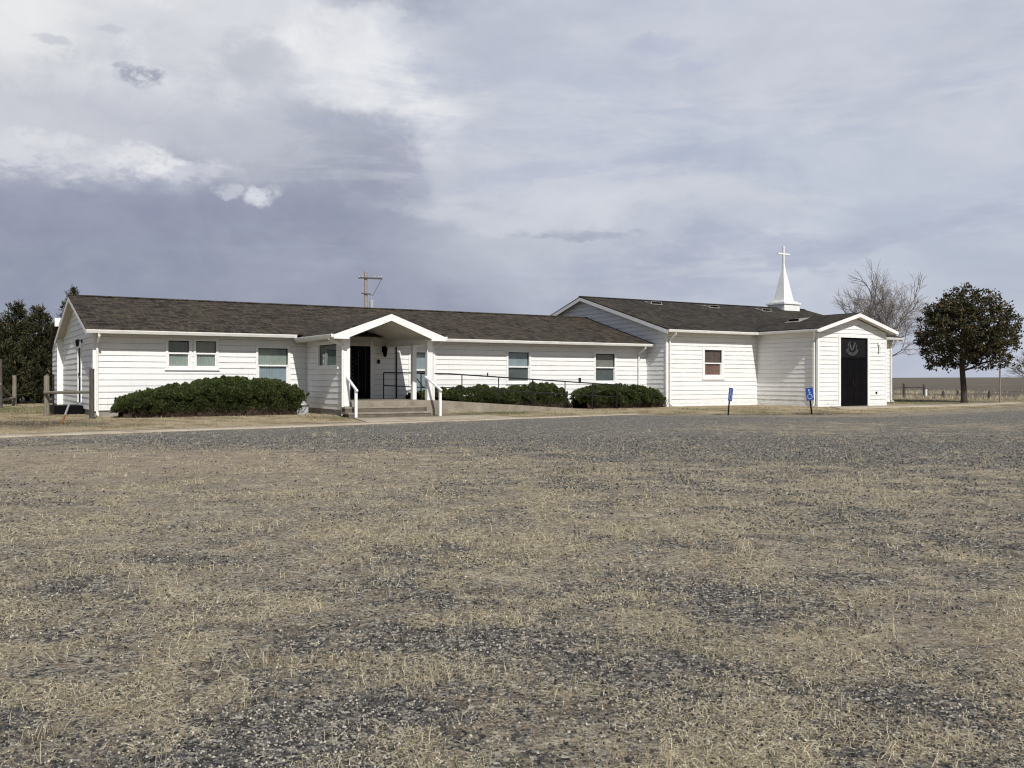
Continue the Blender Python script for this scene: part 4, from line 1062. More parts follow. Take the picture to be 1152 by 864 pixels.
up = thing('utility_pole', 'wooden utility pole with crossarm and pale transformer behind the long roof', 'utility pole', ((411.5-CX)/FOC*80, 80, 0))
m_ = MB(); m_.tube([(0, 0, -0.5), (0, 0, 10.75)], [0.19, 0.14], 10); m_.build('pole', 'polewood', up)
m_ = MB(); m_.bar((-0.62, -0.16, 10.2), (1.45, -0.16, 10.1), 0.1, 0.12); m_.build('crossarm', 'wooddark', up); m_ = MB(); m_.bar((-0.35, -0.17, 8.85), (0.5, -0.17, 8.75), 0.08, 0.1); m_.build('crossarm', 'wooddark', up)
for x in (-0.55, -0.3, 0.75, 1.1, 1.4):
    m_ = MB(); m_.lathe([(0.05, 0), (0.07, 0.06), (0.045, 0.12), (0.06, 0.18), (0, 0.22)], (x, -0.16, 10.2), 8); m_.build('insulator', 'galv', up)
m_ = MB(); m_.lathe([(0, 7.3), (0.19, 7.32), (0.20, 7.9), (0.195, 8.15), (0.1, 8.25), (0, 8.26)], (0.55, -0.2, 0), 12); m_.lathe([(0.05, 8.3), (0.06, 8.6), (0, 8.62)], (0.5, -0.2, 0), 8); m_.build('transformer', 'galv', up)
m_ = MB(); m_.tube([(1.42, -0.16, 10.1), (0.6, -0.18, 8.6)], 0.018, 5); m_.tube([(0.4, -0.18, 8.8), (0.5, -0.2, 8.6)], 0.02, 5); m_.build('wire', 'blackmetal', up)

fx, fy = (1125-CX)/FOC*51.0, 51.0
fp = thing('flagpole', 'thin bare grey pole standing just right of the round dark tree', 'pole', (fx, fy, gz(fx, fy)))
m_ = MB(); m_.tube([(0, 0, -0.2), (0, 0, 3.0), (0.02, 0, 5.85)], [0.045, 0.036, 0.024], 8); m_.build('pole', 'greybark', fp)
m_ = MB(); m_.lathe([(0.035, -0.02), (0.05, 0.03), (0.035, 0.09), (0, 0.11)], (0.02, 0, 5.85), 8); m_.build('finial', 'blackmetal', fp)

bf = thing('pasture_fence', 'distant wooden fence brace with pale end post in the pasture', 'fence', (0, 0, 0))
for px, Yd, h_, r_, mt in ((1017, 66, 1.05, 0.09, 'wooddark'), (1039.6, 66, 1.0, 0.09, 'wooddark'), (1041.8, 65.5, 0.65, 0.08, 'gutter')):
    m_ = MB(); x = (px-CX)/FOC*Yd; m_.tube([(x, Yd, 0), (x, Yd, h_)], r_, 8); m_.build('post', mt, bf)
m_ = MB(); a = (1017-CX)/FOC*66; b = (1039.6-CX)/FOC*66; m_.tube([(a, 65.9, 0.80), (b, 65.9, 0.80)], 0.05, 7); m_.tube([((1004-CX)/FOC*66, 66, 0.72), (a, 66, 0.80)], 0.02, 5); m_.build('rail', 'wooddark', bf)
post0 = None
for k, (px, Yd, lab) in enumerate(((1061, 64, 'stubby dark fence post in pasture grass, left of the round tree'), (1077.5, 68, 'short thin fence post half hidden by the round tree trunk'), (1113, 62, 'stubby dark fence post in pasture grass, near the thin pole'))):
    x = (px-CX)/FOC*Yd
    if post0 is None:
        m_ = MB(); m_.tube([(0, 0, -0.2), (0, 0, 0.42), (0.01, 0, 0.48)], [0.10, 0.09, 0.05], 7); post0 = m_.build('fence_post', 'wooddark'); o = post0
    else:
        o = post0.copy(); COL.objects.link(o)
    o.location = (x, Yd, gz(x, Yd)); tag(o, lab, 'fence post', 'stubby posts in the pasture')

# ================================================================== TREES
def leaf_cloud(name, P, D, size, mat, parent, aspect=0.55):
    N = len(P)
    d = D+rng.normal(0, 0.5, (N, 3)); d /= np.linalg.norm(d, axis=1)[:, None]
    s = np.cross(d, rng.normal(0, 1, (N, 3))); s /= np.linalg.norm(s, axis=1)[:, None]
    l = size*rng.uniform(0.7, 1.35, (N, 1)); w = l*aspect*0.5
    V = np.stack([P, P+d*l*0.5+s*w, P+d*l, P+d*l*0.5-s*w], 1).reshape(-1, 3)
    return np_mesh(name, V, np.arange(N*4).reshape(N, 4), mat, parent)

def branch_tree(root, start, direction, length, radius, levels, spread, mb, tips, droop=0.0, ratio=(0.62, 0.82), kids=(2, 4), seg=3, minr=0.006):
    def grow(p, d, L, r, lev):
        pts = [p]; rs = [r]
        q = p.copy(); dd = d.copy()
        for i in range(seg):
            dd = (dd+Vector((random.gauss(0, 0.13), random.gauss(0, 0.13), random.gauss(0, 0.08)-droop*(levels-lev)*0.03))).normalized()
            q = q+dd*(L/seg); pts.append(q.copy()); rs.append(max(minr, r*(1-0.45*(i+1)/seg)))
        mb.tube(pts, rs, 6 if lev > levels-2 else 3, 0, False)
        if lev == 0: tips.append((q, dd)); return
        n = random.randint(*kids)
        for k in range(n):
            f = random.uniform(0.35, 1.0) if k else 1.0
            i = min(seg-1, int(f*seg)); b = pts[i].lerp(pts[i+1], f*seg-i) if f < 1 else pts[-1]
            ax = dd.cross(Vector((random.gauss(0, 1), random.gauss(0, 1), random.gauss(0, 1)))).normalized()
            nd = Matrix.Rotation(random.uniform(0.5, 1.1)*spread*(0.55 if k == 0 else 1), 3, ax) @ dd
            grow(b, nd, L*random.uniform(*ratio), max(minr, r*(0.72 if k == 0 else 0.52)), lev-1)
    grow(Vector(start), Vector(direction).normalized(), length, radius, levels)

# round dark-leaved tree
tx, ty = (1084-CX)/FOC*50.5, 50.5
t1 = thing('leafy_tree', 'round dense dark green and bronze tree on a single straight trunk, right of the church', 'tree', (tx, ty, gz(tx, ty)))
m_ = MB(); m_.tube([(0.03, 0, -0.2), (0.03, 0, 0.15), (0, 0, 0.9), (-0.08, 0, 1.9), (-0.05, 0, 3.4), (0.05, 0, 5.2)], [0.24, 0.175, 0.15, 0.14, 0.10, 0.03], 10)
tips = []
for k in range(13):
    a = k*2.4+random.uniform(-0.3, 0.3); z = 1.75+k*0.22
    branch_tree(None, (-0.05, 0, z), (math.cos(a), math.sin(a), 0.45+0.06*k), 1.25-0.03*k, 0.06, 2, 0.75, m_, tips)
m_.build('trunk', 'bark', t1, smooth=True)
cl = []
while len(cl) < 620:
    p = rng.uniform(-1, 1, 3); rr = np.linalg.norm(p)
    if rr > 1 or (rr < 0.55 and rng.random() < 0.6): continue
    zc = p[2]
    wide = 1.0 if zc < -0.05 else 0.12+0.88*max(0.0, 1-((zc+0.05)/1.05)**1.5)**0.85
    lim = 1.0-0.55*max(0, -zc-0.35)
    if math.hypot(p[0], p[1]) > min(wide, 1)*lim: continue
    bump = 0.9+0.2*vnoise(np.array([p[0]*3.1+9]), np.array([p[2]*3.1+p[1]*2.3]), 4)[0]
    cl.append((p[0]*2.78*bump+0.20, p[1]*2.7*bump, 4.15+zc*2.42*bump))
cl = np.array(cl)
for q in tips: cl = np.vstack([cl, np.array(q[0])[None]])
n = 27000; k = rng.integers(0, len(cl), n)
dirs = rng.normal(0, 1, (n, 3)); dirs /= np.linalg.norm(dirs, axis=1)[:, None]
P = cl[k]+dirs*(rng.uniform(0.03, 0.30, n))[:, None]*np.array([1, 1, 0.8])
P = P[P[:, 2] > 1.62+0.25*rng.random(len(P))]; 
leaf_cloud('crown', P, rng.normal(0, 0.6, (len(P), 3))+np.array([0, 0, -0.2]), 0.12, 'redleaf', t1, 0.75)

# bare trees
def bare(px, Y, H, label, seed, levels, base=(0, 0, 1), sc=1.0, mat='greybark', r0=0.2, lim=None):
    random.seed(seed)
    x = (px-CX)/FOC*Y
    o = thing('bare_tree', label, 'tree', (x, Y, gz(x, Y)), 0, 'leafless trees')
    mb = MB(); tips = []
    mb.tube([(0, 0, -0.3), (0, 0, H*0.07), (0.03, 0, H*0.16)], [r0*1.4, r0*1.1, r0], 10)
    mt = MB()
    n0 = 7
    for k in range(n0):
        a = k*2*math.pi/n0+random.uniform(-0.35, 0.35); el = random.uniform(0.55, 1.25) if k % 3 else random.uniform(1.2, 1.5)
        branch_tree(None, (0.02, 0, H*random.uniform(0.10, 0.17)), (math.cos(a)*math.cos(el), math.sin(a)*math.cos(el), math.sin(el)), H*0.25*sc*random.uniform(0.85, 1.15), r0*0.5, levels, 0.56, mt, tips, 0.12, (0.62, 0.82), (3, 4), 3, 0.008)
    mb.build('trunk', mat, o, smooth=True)
    mt.build('crown', mat, o)
    return o
bare(992, 74, 11.2, 'tall leafless grey tree fanning out behind the vestibule roof', 5, 5, sc=1.0, r0=0.22)
bare(1160, 92, 5.6, 'pale leafless tree at the right edge, beyond the round tree', 9, 4, sc=0.95, r0=0.13)
random.seed(21)

def cedar(px, Y, H, W, n, label, seed, top=False):
    g = np.random.default_rng(seed)
    x = (px-CX)/FOC*Y
    o = thing('cedar_tree', label, 'tree', (x, Y, gz(x, Y)), 0, 'cedars at the left edge')
    m_ = MB(); m_.tube([(0, 0, -0.3), (0, 0, H*0.5), (0, 0, H*0.97)], [0.16, 0.09, 0.015], 8)
    nb = int(46+H*9); P = []; Dd = []
    for k in range(nb):
        t = (k+g.random())/nb; z = H*(0.04+0.95*t)
        prof = (1-t)**0.75*(0.55+0.45*min(1, t*6))*W*g.uniform(0.65, 1.15)+0.10
        a = g.uniform(0, 2*math.pi); el = g.uniform(0.25, 0.9)
        d = np.array([math.cos(a), math.sin(a), math.tan(el)*0.75]); 
        b0 = np.array([0, 0, z*0.92]); e = b0+np.array([d[0]*prof, d[1]*prof, d[2]*prof*0.8])
        m_.tube([tuple(b0), tuple(e)], [0.03*(1-t)+0.008, 0.005], 3)
        m = max(12, int(n/nb*(0.35+1.3*(1-t))))
        f = np.sqrt(g.random(m)); pp = b0+(e-b0)*f[:, None]+g.normal(0, 0.10+0.05*W*(1-t), (m, 3))*np.array([1, 1, 0.8])
        P.append(pp); Dd.append(np.tile(d/np.linalg.norm(d), (m, 1)))
    m_.build('trunk', 'bark', o)
    P = np.concatenate(P); Dd = np.concatenate(Dd); P[:, 2] = np.maximum(P[:, 2], 0.12)
    spray_mesh('crown', P, Dd, 'cedar', o, (0.14, 0.36), 0.026, 0.75, 2)
    return o
cedar(18, 50, 5.75, 1.55, 5200, 'pointed dark cedar, tallest of the group beside the fence brace', 1)
cedar(44, 48.5, 5.35, 1.45, 5200, 'dark brownish cedar with ragged top, nearest the gable wall', 2)
cedar(-6, 53, 5.2, 1.8, 4800, 'dark cedar cut by the left edge of the view', 3)
cedar(31, 53.5, 4.7, 1.6, 4800, 'shorter dark cedar filling the gap between two taller ones', 4)
cedar(62, 51.5, 4.6, 1.5, 4800, 'dark cedar half hidden behind the rear addition', 5)
cedar(81, 62, 8.0, 1.3, 4200, 'tall cedar whose thin tip shows over the gable peak', 6)
cedar(8, 47, 3.3, 1.4, 4200, 'low bushy cedar in front of the taller ones', 7)

# ================================================================== GRASS, STRAW AND GRAVEL
def fan_points(n, y0, y1, power, half=31.5):
    t = rng.random(n); Y = y0*(y1/y0)**(t**power)
    a = np.tan(np.radians(rng.uniform(-half, half, n)))
    return Y*a, Y

def blades(name, X, Y, length, width, elev, mat, zoff=0.0, curl=0.35):
    n = len(X)
    Z = ground_z(X, Y)+zoff
    az = rng.uniform(0, 2*math.pi, n); el = elev
    d = np.stack([np.cos(az)*np.cos(el), np.sin(az)*np.cos(el), np.sin(el)], 1)
    s = np.stack([-np.sin(az), np.cos(az), rng.normal(0, 0.3, n)], 1)
    p = np.stack([X, Y, Z], 1); w = width[:, None]/2; l = length[:, None]
    bend = np.stack([rng.normal(0, curl, n), rng.normal(0, curl, n), -np.abs(rng.normal(0, curl, n))], 1)
    m1 = p+d*l*0.55; tip = p+(d+bend*0.6)*l
    tip[:, 2] = np.maximum(tip[:, 2], Z+0.002); m1[:, 2] = np.maximum(m1[:, 2], Z+0.003)
    V = np.stack([p-s*w, p+s*w, m1+s*w*0.8, m1-s*w*0.8, tip], 1).reshape(-1, 3)
    b = np.arange(n)[:, None]*5
    F1 = np.concatenate([b+np.array([0, 1, 2]), b+np.array([0, 2, 3]), b+np.array([3, 2, 4])])
    o = np_mesh(name, V, F1, mat); o['kind'] = 'stuff'
    return o

# flattened straw over the lot
X, Y = fan_points(760000, 2.6, 30, 1.0)
g, yd, gr, far, bare_ = masks(X, Y)
cl_ = fbm(X*2.3, Y*2.3, 3, 91)
keep = rng.random(len(X)) < (1-0.85*g)*(1-yd)*np.clip(0.06+5.0*(cl_-0.46), 0.05, 1)*(1-0.5*bare_)
X, Y = X[keep], Y[keep]; n = len(X); sc = np.clip(Y/6, 0.75, 2.6)
tag(blades('dry_grass', X, Y, rng.uniform(0.018, 0.055, n)*sc**0.4, rng.uniform(0.002, 0.004, n)*sc**0.8, np.abs(rng.normal(0.12, 0.28, n)), 'straw'), 'flattened straw-coloured dead grass over the gravel lot', 'grass', kind='stuff')
# standing tufts
TX, TY, TL, TE = [], [], [], []
tx_, ty_ = fan_points(620, 3.0, 26, 0.9)
extra = [(-0.36, 4.1, 1), (-0.33, 4.15, 1), (-1.25, 4.35, 0), (-0.9, 6.4, 1), (1.05, 8.0, 1), (3.3, 9.5, 1), (-1.8, 3.5, 1), (0.55, 3.25, 1), (-3.0, 6.3, 1), (-2.3, 8.2, 1), (2.4, 12.5, 1)]
tx_ = np.concatenate([tx_, [e[0] for e in extra]]); ty_ = np.concatenate([ty_, [e[1] for e in extra]])
for i, (a, b) in enumerate(zip(tx_, ty_)):
    big = i >= 620
    m = 46 if big else random.randint(6, 18); rad = 0.09 if big else 0.04
    TX.append(a+rng.normal(0, rad, m)); TY.append(b+rng.normal(0, rad, m))
    TL.append(rng.uniform(0.05, 0.15, m)*(1.15 if big else 0.8)); TE.append(np.clip(rng.normal(0.95, 0.35, m), 0.2, 1.5))
for a, b, m, rad in ((-0.36, 4.15, 150, 0.10), (-3.8, 6.6, 260, 0.34), (-2.1, 6.2, 200, 0.26), (-1.15, 4.4, 110, 0.10), (-0.9, 8.6, 240, 0.4), (-5.2, 9.4, 300, 0.5), (1.2, 8.4, 260, 0.45), (-1.75, 3.7, 160, 0.16), (2.9, 11.5, 300, 0.6), (4.6, 13.5, 300, 0.8), (-2.4, 10.5, 260, 0.5), (0.6, 6.3, 160, 0.25), (2.1, 5.4, 150, 0.25), (1.55, 3.5, 110, 0.14), (-0.2, 5.4, 150, 0.24), (3.4, 7.6, 220, 0.4)):
    TX.append(a+rng.normal(0, rad*1.3, m)); TY.append(b+rng.normal(0, rad, m)); TL.append(rng.uniform(0.03, 0.10, m)); TE.append(np.clip(rng.normal(0.7, 0.35, m), 0.15, 1.5))
TX, TY, TL, TE = map(np.concatenate, (TX, TY, TL, TE))
tag(blades('grass_tufts', TX, TY, TL, 0.0022*np.clip(TY/5, 0.8, 3), TE, 'straw'), 'standing pale tufts of dead grass in the lot', 'grass', kind='stuff')
# green weeds
GX, GY = [], []
for a, b, m in ((-1.20, 4.33, 60), (0.95, 4.75, 40), (-0.1, 3.15, 40), (1.1, 13.2, 60), (2.5, 17.0, 50), (0.75, 3.1, 30), (-1.0, 9.8, 40), (-0.75, 3.7, 26)):
    GX.append(a+rng.normal(0, 0.05+0.012*b, m)); GY.append(b+rng.normal(0, 0.05+0.012*b, m))
GX, GY = np.concatenate(GX), np.concatenate(GY)
tag(blades('weeds', GX, GY, rng.uniform(0.03, 0.09, len(GX)), 0.003*np.clip(GY/5, 0.8, 3), np.clip(rng.normal(0.8, 0.3, len(GX)), 0.1, 1.4), 'greengrass'), 'small green weeds sprouting in the dry lot', 'weeds', kind='stuff')
# yard grass near the buildings
n0 = 150000
X = rng.uniform(-26, 36, n0); Y = rng.uniform(18, 62, n0)
s, t_ = kerb_s(X, Y); u, v = loc_uv(X, Y)
inside = ((u > -0.1) & (u < 24) & (v > 0)) | ((u > 23.9) & (u < 40.5) & (v > CV)) | ((u > 29.9) & (u < 34.9) & (v > VF)) | ((u > 7.3) & (u < 11) & (v > -4.7)) | ((u > 10.9) & (u < 19.3) & (v > -2.7))
walk = ((s < 0.95) & (t_ < 24)) | ((u > 6.9) & (u < 13) & (v > -7.4) & (v < -4)) | ((u > 29.5) & (u < 47) & (v > -6.8) & (v < -4.2))
g, yd, gr, far, bare_ = masks(X, Y)
vis = (np.abs(X/Y) < 0.6) & ~inside & ~walk & (s > -2.0) & (rng.random(n0) < 0.25+0.75*yd)
X, Y, gr = X[vis], Y[vis], gr[vis]
isg = rng.random(len(X)) < gr*1.3
for sel, mt, nm, lab, L_ in ((~isg, 'yardgrass', 'yard_grass', 'short tan winter grass between the walkway and the church', (0.03, 0.08)), (isg, 'greengrass', 'green_grass', 'patches of short green grass beside porch, ramp and fences', (0.04, 0.11))):
    x_, y_ = X[sel], Y[sel]; n = len(x_)
    tag(blades(nm, x_, y_, rng.uniform(*L_, n), rng.uniform(0.008, 0.016, n), np.clip(rng.normal(0.8, 0.4, n), 0.1, 1.5), mt), lab, 'grass', kind='stuff')
# tall pasture grass beyond
n0 = 60000
X = rng.uniform(16, 62, n0); Y = rng.uniform(54, 100, n0)
k_ = (np.abs(X/Y) < 0.62) & (fbm(X*0.16, Y*0.16, 3, 17)+0.20*np.exp(-((Y-60)/6)**2) > 0.56) & (rng.random(n0) < 0.5)
X, Y = X[k_], Y[k_]
tag(blades('pasture_grass', X, Y, rng.uniform(0.10, 0.36, len(X)), rng.uniform(0.012, 0.03, len(X)), np.clip(rng.normal(1.2, 0.25, len(X)), 0.5, 1.55), 'straw'), 'tall tan grass along the pasture fence line', 'grass', kind='stuff')
# loose gravel
def pebbles(n, y0, y1, smin, smax):
    X, Y = fan_points(n, y0, y1, 1.0)
    g, yd, gr, far, bare_ = masks(X, Y)
    k_ = rng.random(len(X)) < np.clip(g*1.3+0.04, 0, 1)*(1-yd)
    X, Y = X[k_], Y[k_]; n = len(X)
    sz = smin*(smax/smin)**(rng.random(n)**2.2)*np.clip(Y/5, 0.9, 2.4)**0.7
    Z = ground_z(X, Y)+sz*0.22
    o8 = np.array([(1, 0, 0), (0, 1, 0), (-1, 0, 0), (0, -1, 0), (0, 0, 0.75), (0, 0, -0.75)], float)
    V = o8[None]*(1+rng.uniform(-0.3, 0.3, (n, 6, 1)))*np.array([1, 1, 1.0])
    a = rng.uniform(0, 6.28, n); ca, sa = np.cos(a), np.sin(a)
    asp = rng.uniform(0.6, 1.0, n)
    x = V[:, :, 0]; y = V[:, :, 1]*asp[:, None]
    V = np.stack([x*ca[:, None]-y*sa[:, None], x*sa[:, None]+y*ca[:, None], V[:, :, 2]], -1)*sz[:, None, None]*0.5
    V = V+np.stack([X, Y, Z], 1)[:, None]
    fo = np.array([(0, 1, 4), (1, 2, 4), (2, 3, 4), (3, 0, 4), (1, 0, 5), (2, 1, 5), (3, 2, 5), (0, 3, 5)])
    Fc = (np.arange(n)[:, None, None]*6+fo[None]).reshape(-1, 3)
    o = np_mesh('gravel', V.reshape(-1, 3), Fc, 'pebble'); o['kind'] = 'stuff'
    return o
tag(pebbles(340000, 2.6, 22, 0.005, 0.020), 'loose dark grey gravel with pale stones in the lot', 'gravel', kind='stuff')

# ================================================================== SKY, SUN, CAMERA
SUN_UV = Vector((0.18, 1.0, -0.93))
ld = Vector((D1.x*SUN_UV.x+D2.x*SUN_UV.y, D1.y*SUN_UV.x+D2.y*SUN_UV.y, SUN_UV.z)).normalized()
sun = bpy.data.lights.new('sun', 'SUN'); sun.energy = 4.3; sun.angle = R(0.6); sun.color = (1.0, 0.965, 0.91)
so = bpy.data.objects.new('sun', sun); COL.objects.link(so)
so.rotation_euler = ld.to_track_quat('-Z', 'Y').to_euler(); so.location = (20, -40, 60)
elev = math.asin(-ld.z); azim = math.atan2(-ld.x, -ld.y)

w = bpy.data.worlds.new('World'); SC.world = w; w.use_nodes = True
nt = w.node_tree; nt.nodes.clear(); t = NT(nt)
out = t.n('ShaderNodeOutputWorld'); bg = t.n('ShaderNodeBackground'); t.l(bg.outputs[0], out.inputs[0])
bg.inputs['Strength'].default_value = 0.1
sky = t.n('ShaderNodeTexSky', sky_type='NISHITA'); sky.sun_disc = False
sky.sun_elevation = elev; sky.sun_rotation = azim; sky.air_density = 1.0; sky.dust_density = 1.5
G = t.coord('Generated')
sx = t.n('ShaderNodeSeparateXYZ'); t.l(G, sx.inputs[0])
az = t.math('ARCTAN2', sx.outputs[0], sx.outputs[1]); el = t.math('ARCSINE', sx.outputs[2])
# compass bearing and height, in milliradian-like units (1034 per radian), warped by noise
def warp(scale, amt, off):
    m = t.n('ShaderNodeMapping'); m.inputs['Location'].default_value = off; m.inputs['Scale'].default_value = (1, 1, 1.6); t.l(G, m.inputs['Vector'])
    return t.math('MULTIPLY', t.math('SUBTRACT', t.noise(scale, 6, m.outputs[0], 0.6), 0.5), amt)
A0 = t.math('MULTIPLY', az, 1034.0); E0 = t.math('MULTIPLY', el, 1034.0)
A = t.math('ADD', t.math('ADD', A0, warp(3.5, 230, (0, 0, 0))), warp(16, 55, (7, 0, 0)))
E = t.math('ADD', t.math('ADD', E0, warp(3.5, 170, (3, 5, 0))), warp(16, 42, (0, 9, 2)))
A2 = t.math('ADD', A0, warp(30, 34, (7, 1, 0))); E2 = t.math('ADD', E0, warp(30, 22, (0, 9, 4)))
def nz(scale, amt, off, det=8, rough=0.62):
    m = t.n('ShaderNodeMapping'); m.inputs['Location'].default_value = off; m.inputs['Scale'].default_value = (1, 1, 1.7); t.l(G, m.inputs['Vector'])
    return t.math('MULTIPLY', t.math('SUBTRACT', t.noise(scale, det, m.outputs[0], rough, 0.3), 0.5), amt)
edge_big = t.math('ADD', nz(5, 2.6, (1, 4, 2)), nz(18, 1.3, (5, 1, 7)))
edge_small = t.math('ADD', nz(22, 2.8, (2, 8, 1)), nz(70, 1.8, (6, 2, 5)))
def blob(px, py, rx, ry, inner=0.15, outer=1.0, fine=False):
    a = t.math('DIVIDE', t.math('SUBTRACT', A2 if fine else A, float(px-CX)), float(rx))
    e = t.math('DIVIDE', t.math('SUBTRACT', E2 if fine else E, float(HY-py)), float(ry))
    r2 = t.math('ADD', t.math('MULTIPLY', a, a), t.math('MULTIPLY', e, e))
    r2 = t.math('ADD', r2, edge_small if fine else edge_big)
    return t.mapr(r2, (1.55 if not fine else 1.2)+outer-1.0, (0.0 if not fine else 0.1)-0.5*(outer-1.0))
def fog(scale, off, sc=(1, 1, 2.2), lo=0.35, hi=0.65, det=7, rough=0.58):
    m = t.n('ShaderNodeMapping'); m.inputs['Location'].default_value = off; m.inputs['Scale'].default_value = sc; t.l(G, m.inputs['Vector'])
    return t.mapr(t.noise(scale, det, m.outputs[0], rough, 0.4), lo, hi)
def C(r, g, b):                                          # sRGB 0-255 -> linear x10 for a strength of 0.1
    f = lambda c: (c/12.92 if c <= 0.04045 else ((c+0.055)/1.055)**2.4)*10
    return (f(r/255), f(g/255), f(b/255))
col = t.mix(0.9, sky.outputs[0], C(184, 192, 209))
col = t.mix(t.math('MULTIPLY', fog(2.2, (1, 2, 0)), 0.85), col, C(203, 208, 219))
col = t.mix(t.math('MULTIPLY', fog(3.2, (8, 2, 3), (1, 1, 4.0), 0.45, 0.7), 0.55), col, C(168, 178, 203))
col = t.mix(t.math('MULTIPLY', fog(1.4, (4, 9, 1), (1, 1, 3.0), 0.5, 0.72), 0.5), col, C(211, 212, 221))
hz = t.mapr(sx.outputs[2], 0.14, 0.0)
col = t.mix(t.math('MULTIPLY', hz, 0.45), col, C(184, 190, 205))
def put(px, py, rx, ry, c, k, inner=0.1, outer=1.0, fine=False, tex=None):
    global col
    m = t.math('MULTIPLY', blob(px, py, rx, ry, inner, outer, fine), float(k))
    if tex is not None: m = t.math('MULTIPLY', m, tex)
    col = t.mix(m, col, C(*c))
tx1 = fog(5.5, (2, 2, 2), (1, 1, 1.5), 0.25, 0.62)
def cloud(scale, off, lo, hi, sc=(1, 1, 1.5)): return fog(scale, off, sc, lo, hi, 10, 0.66)
put(130, 60, 500, 190, (210, 213, 220), 1.0)
put(330, 80, 270, 110, (219, 221, 227), 0.9)
put(30, 85, 120, 70, (238, 239, 239), 0.9)
put(120, 20, 160, 40, (226, 228, 232), 0.8)
put(15, 3, 80, 26, (190, 194, 206), 0.9)
put(230, 130, 240, 80, (198, 202, 211), 0.75, tex=cloud(7, (2, 2, 2), 0.38, 0.6))
put(250, 60, 300, 90, (236, 238, 241), 0.75, tex=cloud(9, (5, 1, 3), 0.46, 0.66))
# blue-grey storm mass below
put(190, 262, 320, 120, (176, 180, 195), 0.7, outer=2.2)
put(150, 325, 450, 105, (141, 148, 168), 1.0, outer=2.2)
put(365, 265, 160, 112, (146, 152, 172), 0.92, outer=2.2)
put(340, 160, 110, 50, (192, 196, 207), 0.5, outer=1.8)
put(418, 200, 92, 84, (147, 153, 173), 0.92, outer=2.2)
put(470, 250, 60, 60, (160, 165, 185), 0.6, outer=2.2)
put(455, 165, 42, 46, (166, 170, 189), 0.75, outer=1.6)
put(60, 262, 280, 34, (141, 145, 170), 0.75, outer=1.6)
put(300, 185, 160, 40, (186, 190, 203), 0.6, tex=cloud(10, (3, 8, 3), 0.42, 0.62))
# bright rim on its right side and white scuds on its upper edge
put(508, 120, 32, 58, (230, 232, 237), 0.7, outer=2.3)
put(512, 190, 22, 46, (205, 209, 219), 0.6, outer=2.3)
put(435, 85, 95, 34, (236, 238, 241), 0.8, outer=1.6)
put(385, 66, 55, 50, (238, 239, 242), 0.7, tex=cloud(14, (1, 8, 5), 0.40, 0.58))
put(495, 105, 66, 60, (243, 244, 246), 0.75, outer=1.6, tex=cloud(15, (4, 3, 5), 0.42, 0.62))
put(585, 235, 95, 80, (200, 205, 217), 0.55, outer=2.4)
rag = cloud(34, (3, 1, 4), 0.34, 0.60, (1, 1, 2.0)); rag2 = cloud(55, (7, 2, 1), 0.28, 0.56, (1, 1, 1.6))
put(80, 207, 190, 26, (196, 199, 211), 0.9, fine=True, outer=1.4, tex=rag)
put(120, 203, 130, 20, (214, 216, 224), 0.9, fine=True, outer=1.3, tex=rag)
put(178, 199, 50, 14, (234, 235, 239), 0.9, fine=True, outer=1.2, tex=rag2)
put(100, 189, 46, 10, (230, 231, 236), 0.85, fine=True, outer=1.2, tex=rag2)
put(25, 196, 30, 10, (222, 224, 230), 0.8, fine=True, tex=rag2)
put(60, 180, 140, 22, (216, 218, 224), 0.6, outer=1.5)
put(240, 208, 26, 4, (198, 201, 212), 0.8, fine=True)
put(303, 229, 19, 12, (218, 221, 229), 0.95, fine=True, outer=1.2, tex=rag2)
put(264, 227, 16, 7, (196, 200, 212), 0.85, fine=True, tex=rag2)
put(178, 119, 24, 10, (158, 163, 180), 0.9, fine=True, tex=cloud(60, (4, 3, 9), 0.36, 0.5))
put(162, 112, 13, 5, (170, 174, 189), 0.8, fine=True)
put(149, 79, 12, 5, (190, 194, 204), 0.6, fine=True)
put(98, 97, 20, 5, (192, 196, 206), 0.6, fine=True)
put(315, 78, 46, 20, (190, 194, 204), 0.75)
put(445, 2, 110, 30, (160, 165, 184), 0.95)
put(560, 50, 90, 60, (170, 178, 198), 0.6)
put(745, 62, 46, 16, (160, 170, 200), 0.6)
put(775, 82, 30, 10, (158, 169, 200), 0.55)
put(700, 195, 190, 20, (172, 181, 203), 0.6)
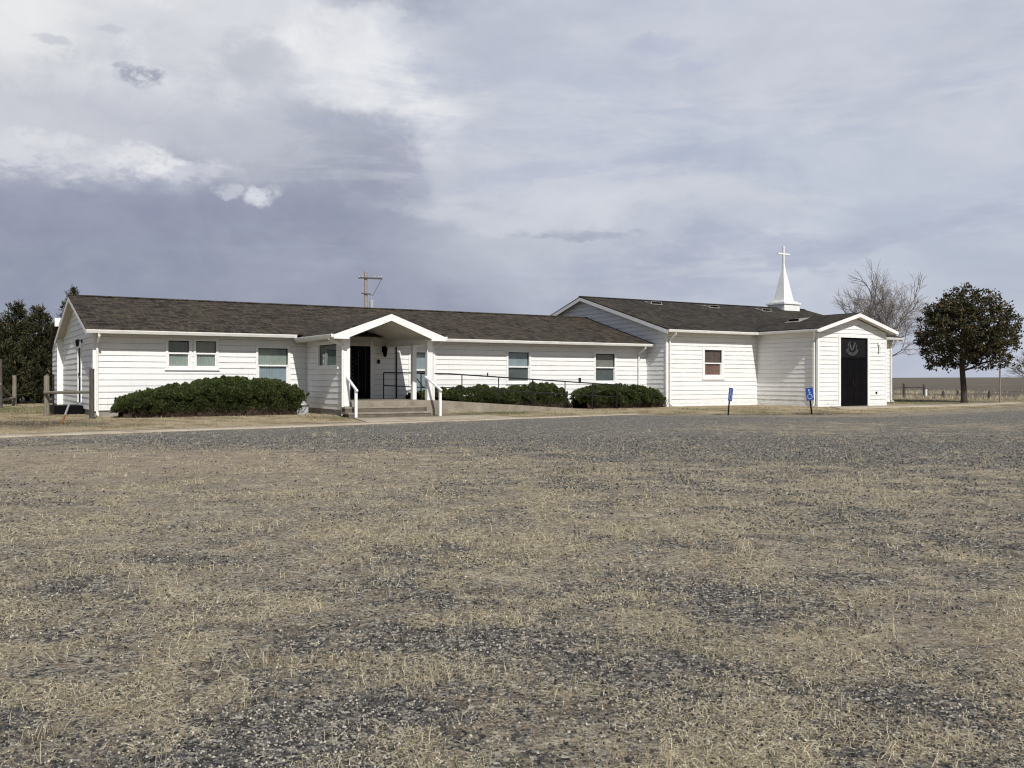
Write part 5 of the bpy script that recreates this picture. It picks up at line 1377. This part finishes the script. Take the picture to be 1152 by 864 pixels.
put(655, 266, 75, 7, (162, 169, 188), 0.8, fine=True)
put(700, 232, 260, 16, (206, 211, 220), 0.6)
put(700, 120, 420, 60, (170, 179, 202), 0.55, outer=1.6, tex=cloud(5, (2, 9, 4), 0.42, 0.62, (1, 1, 4.5)))
put(820, 180, 460, 60, (211, 214, 223), 0.6, outer=1.6, tex=cloud(5, (7, 4, 2), 0.44, 0.62, (1, 1, 5)))
put(800, 300, 500, 30, (166, 174, 196), 0.5, outer=1.6, tex=cloud(7, (1, 4, 8), 0.44, 0.60, (1, 1, 6)))
put(900, 80, 190, 70, (205, 207, 219), 0.6)
put(960, 292, 300, 14, (170, 178, 200), 0.5)
tex2 = fog(6.5, (3, 7, 1), (1, 1, 1.6), 0.30, 0.70, 9, 0.62)   # soft relief inside the clouds
col = t.mix(0.09, col, t.mix(tex2, C(120, 124, 146), C(244, 245, 248)))
# unseen sky outside the view, darkened so shaded walls get less light
back = t.mapr(sx.outputs[1], 0.80, 0.05)
col = t.mix(t.math('MULTIPLY', back, 0.92), col, t.mix(0.55, sky.outputs[0], C(112, 117, 130)))
t.l(col, bg.inputs['Color'])

cam = bpy.data.cameras.new('camera'); co_ = bpy.data.objects.new('camera', cam); COL.objects.link(co_)
co_.location = (0, 0, CAMZ); co_.rotation_euler = (R(90), 0, 0)
cam.sensor_width = 36; cam.lens = 36*FOC/1152; cam.shift_y = -5/1152
cam.clip_start = 0.05; cam.clip_end = 9000
SC.camera = co_
SC.view_settings.view_transform = 'Standard'; SC.view_settings.look = 'None'
SC.view_settings.exposure = 0.0; SC.view_settings.gamma = 1.0
SC.render.engine = 'CYCLES'
SC.cycles.use_light_tree = False
SC.cycles.max_bounces = 5; SC.cycles.diffuse_bounces = 3; SC.cycles.transparent_max_bounces = 12
SC.cycles.use_denoising = True
SC.cycles.denoiser = 'OPENIMAGEDENOISE'
SC.cycles.denoising_input_passes = 'RGB_ALBEDO_NORMAL'
SC.cycles.pixel_filter_type = 'BLACKMAN_HARRIS'; SC.cycles.filter_width = 1.15
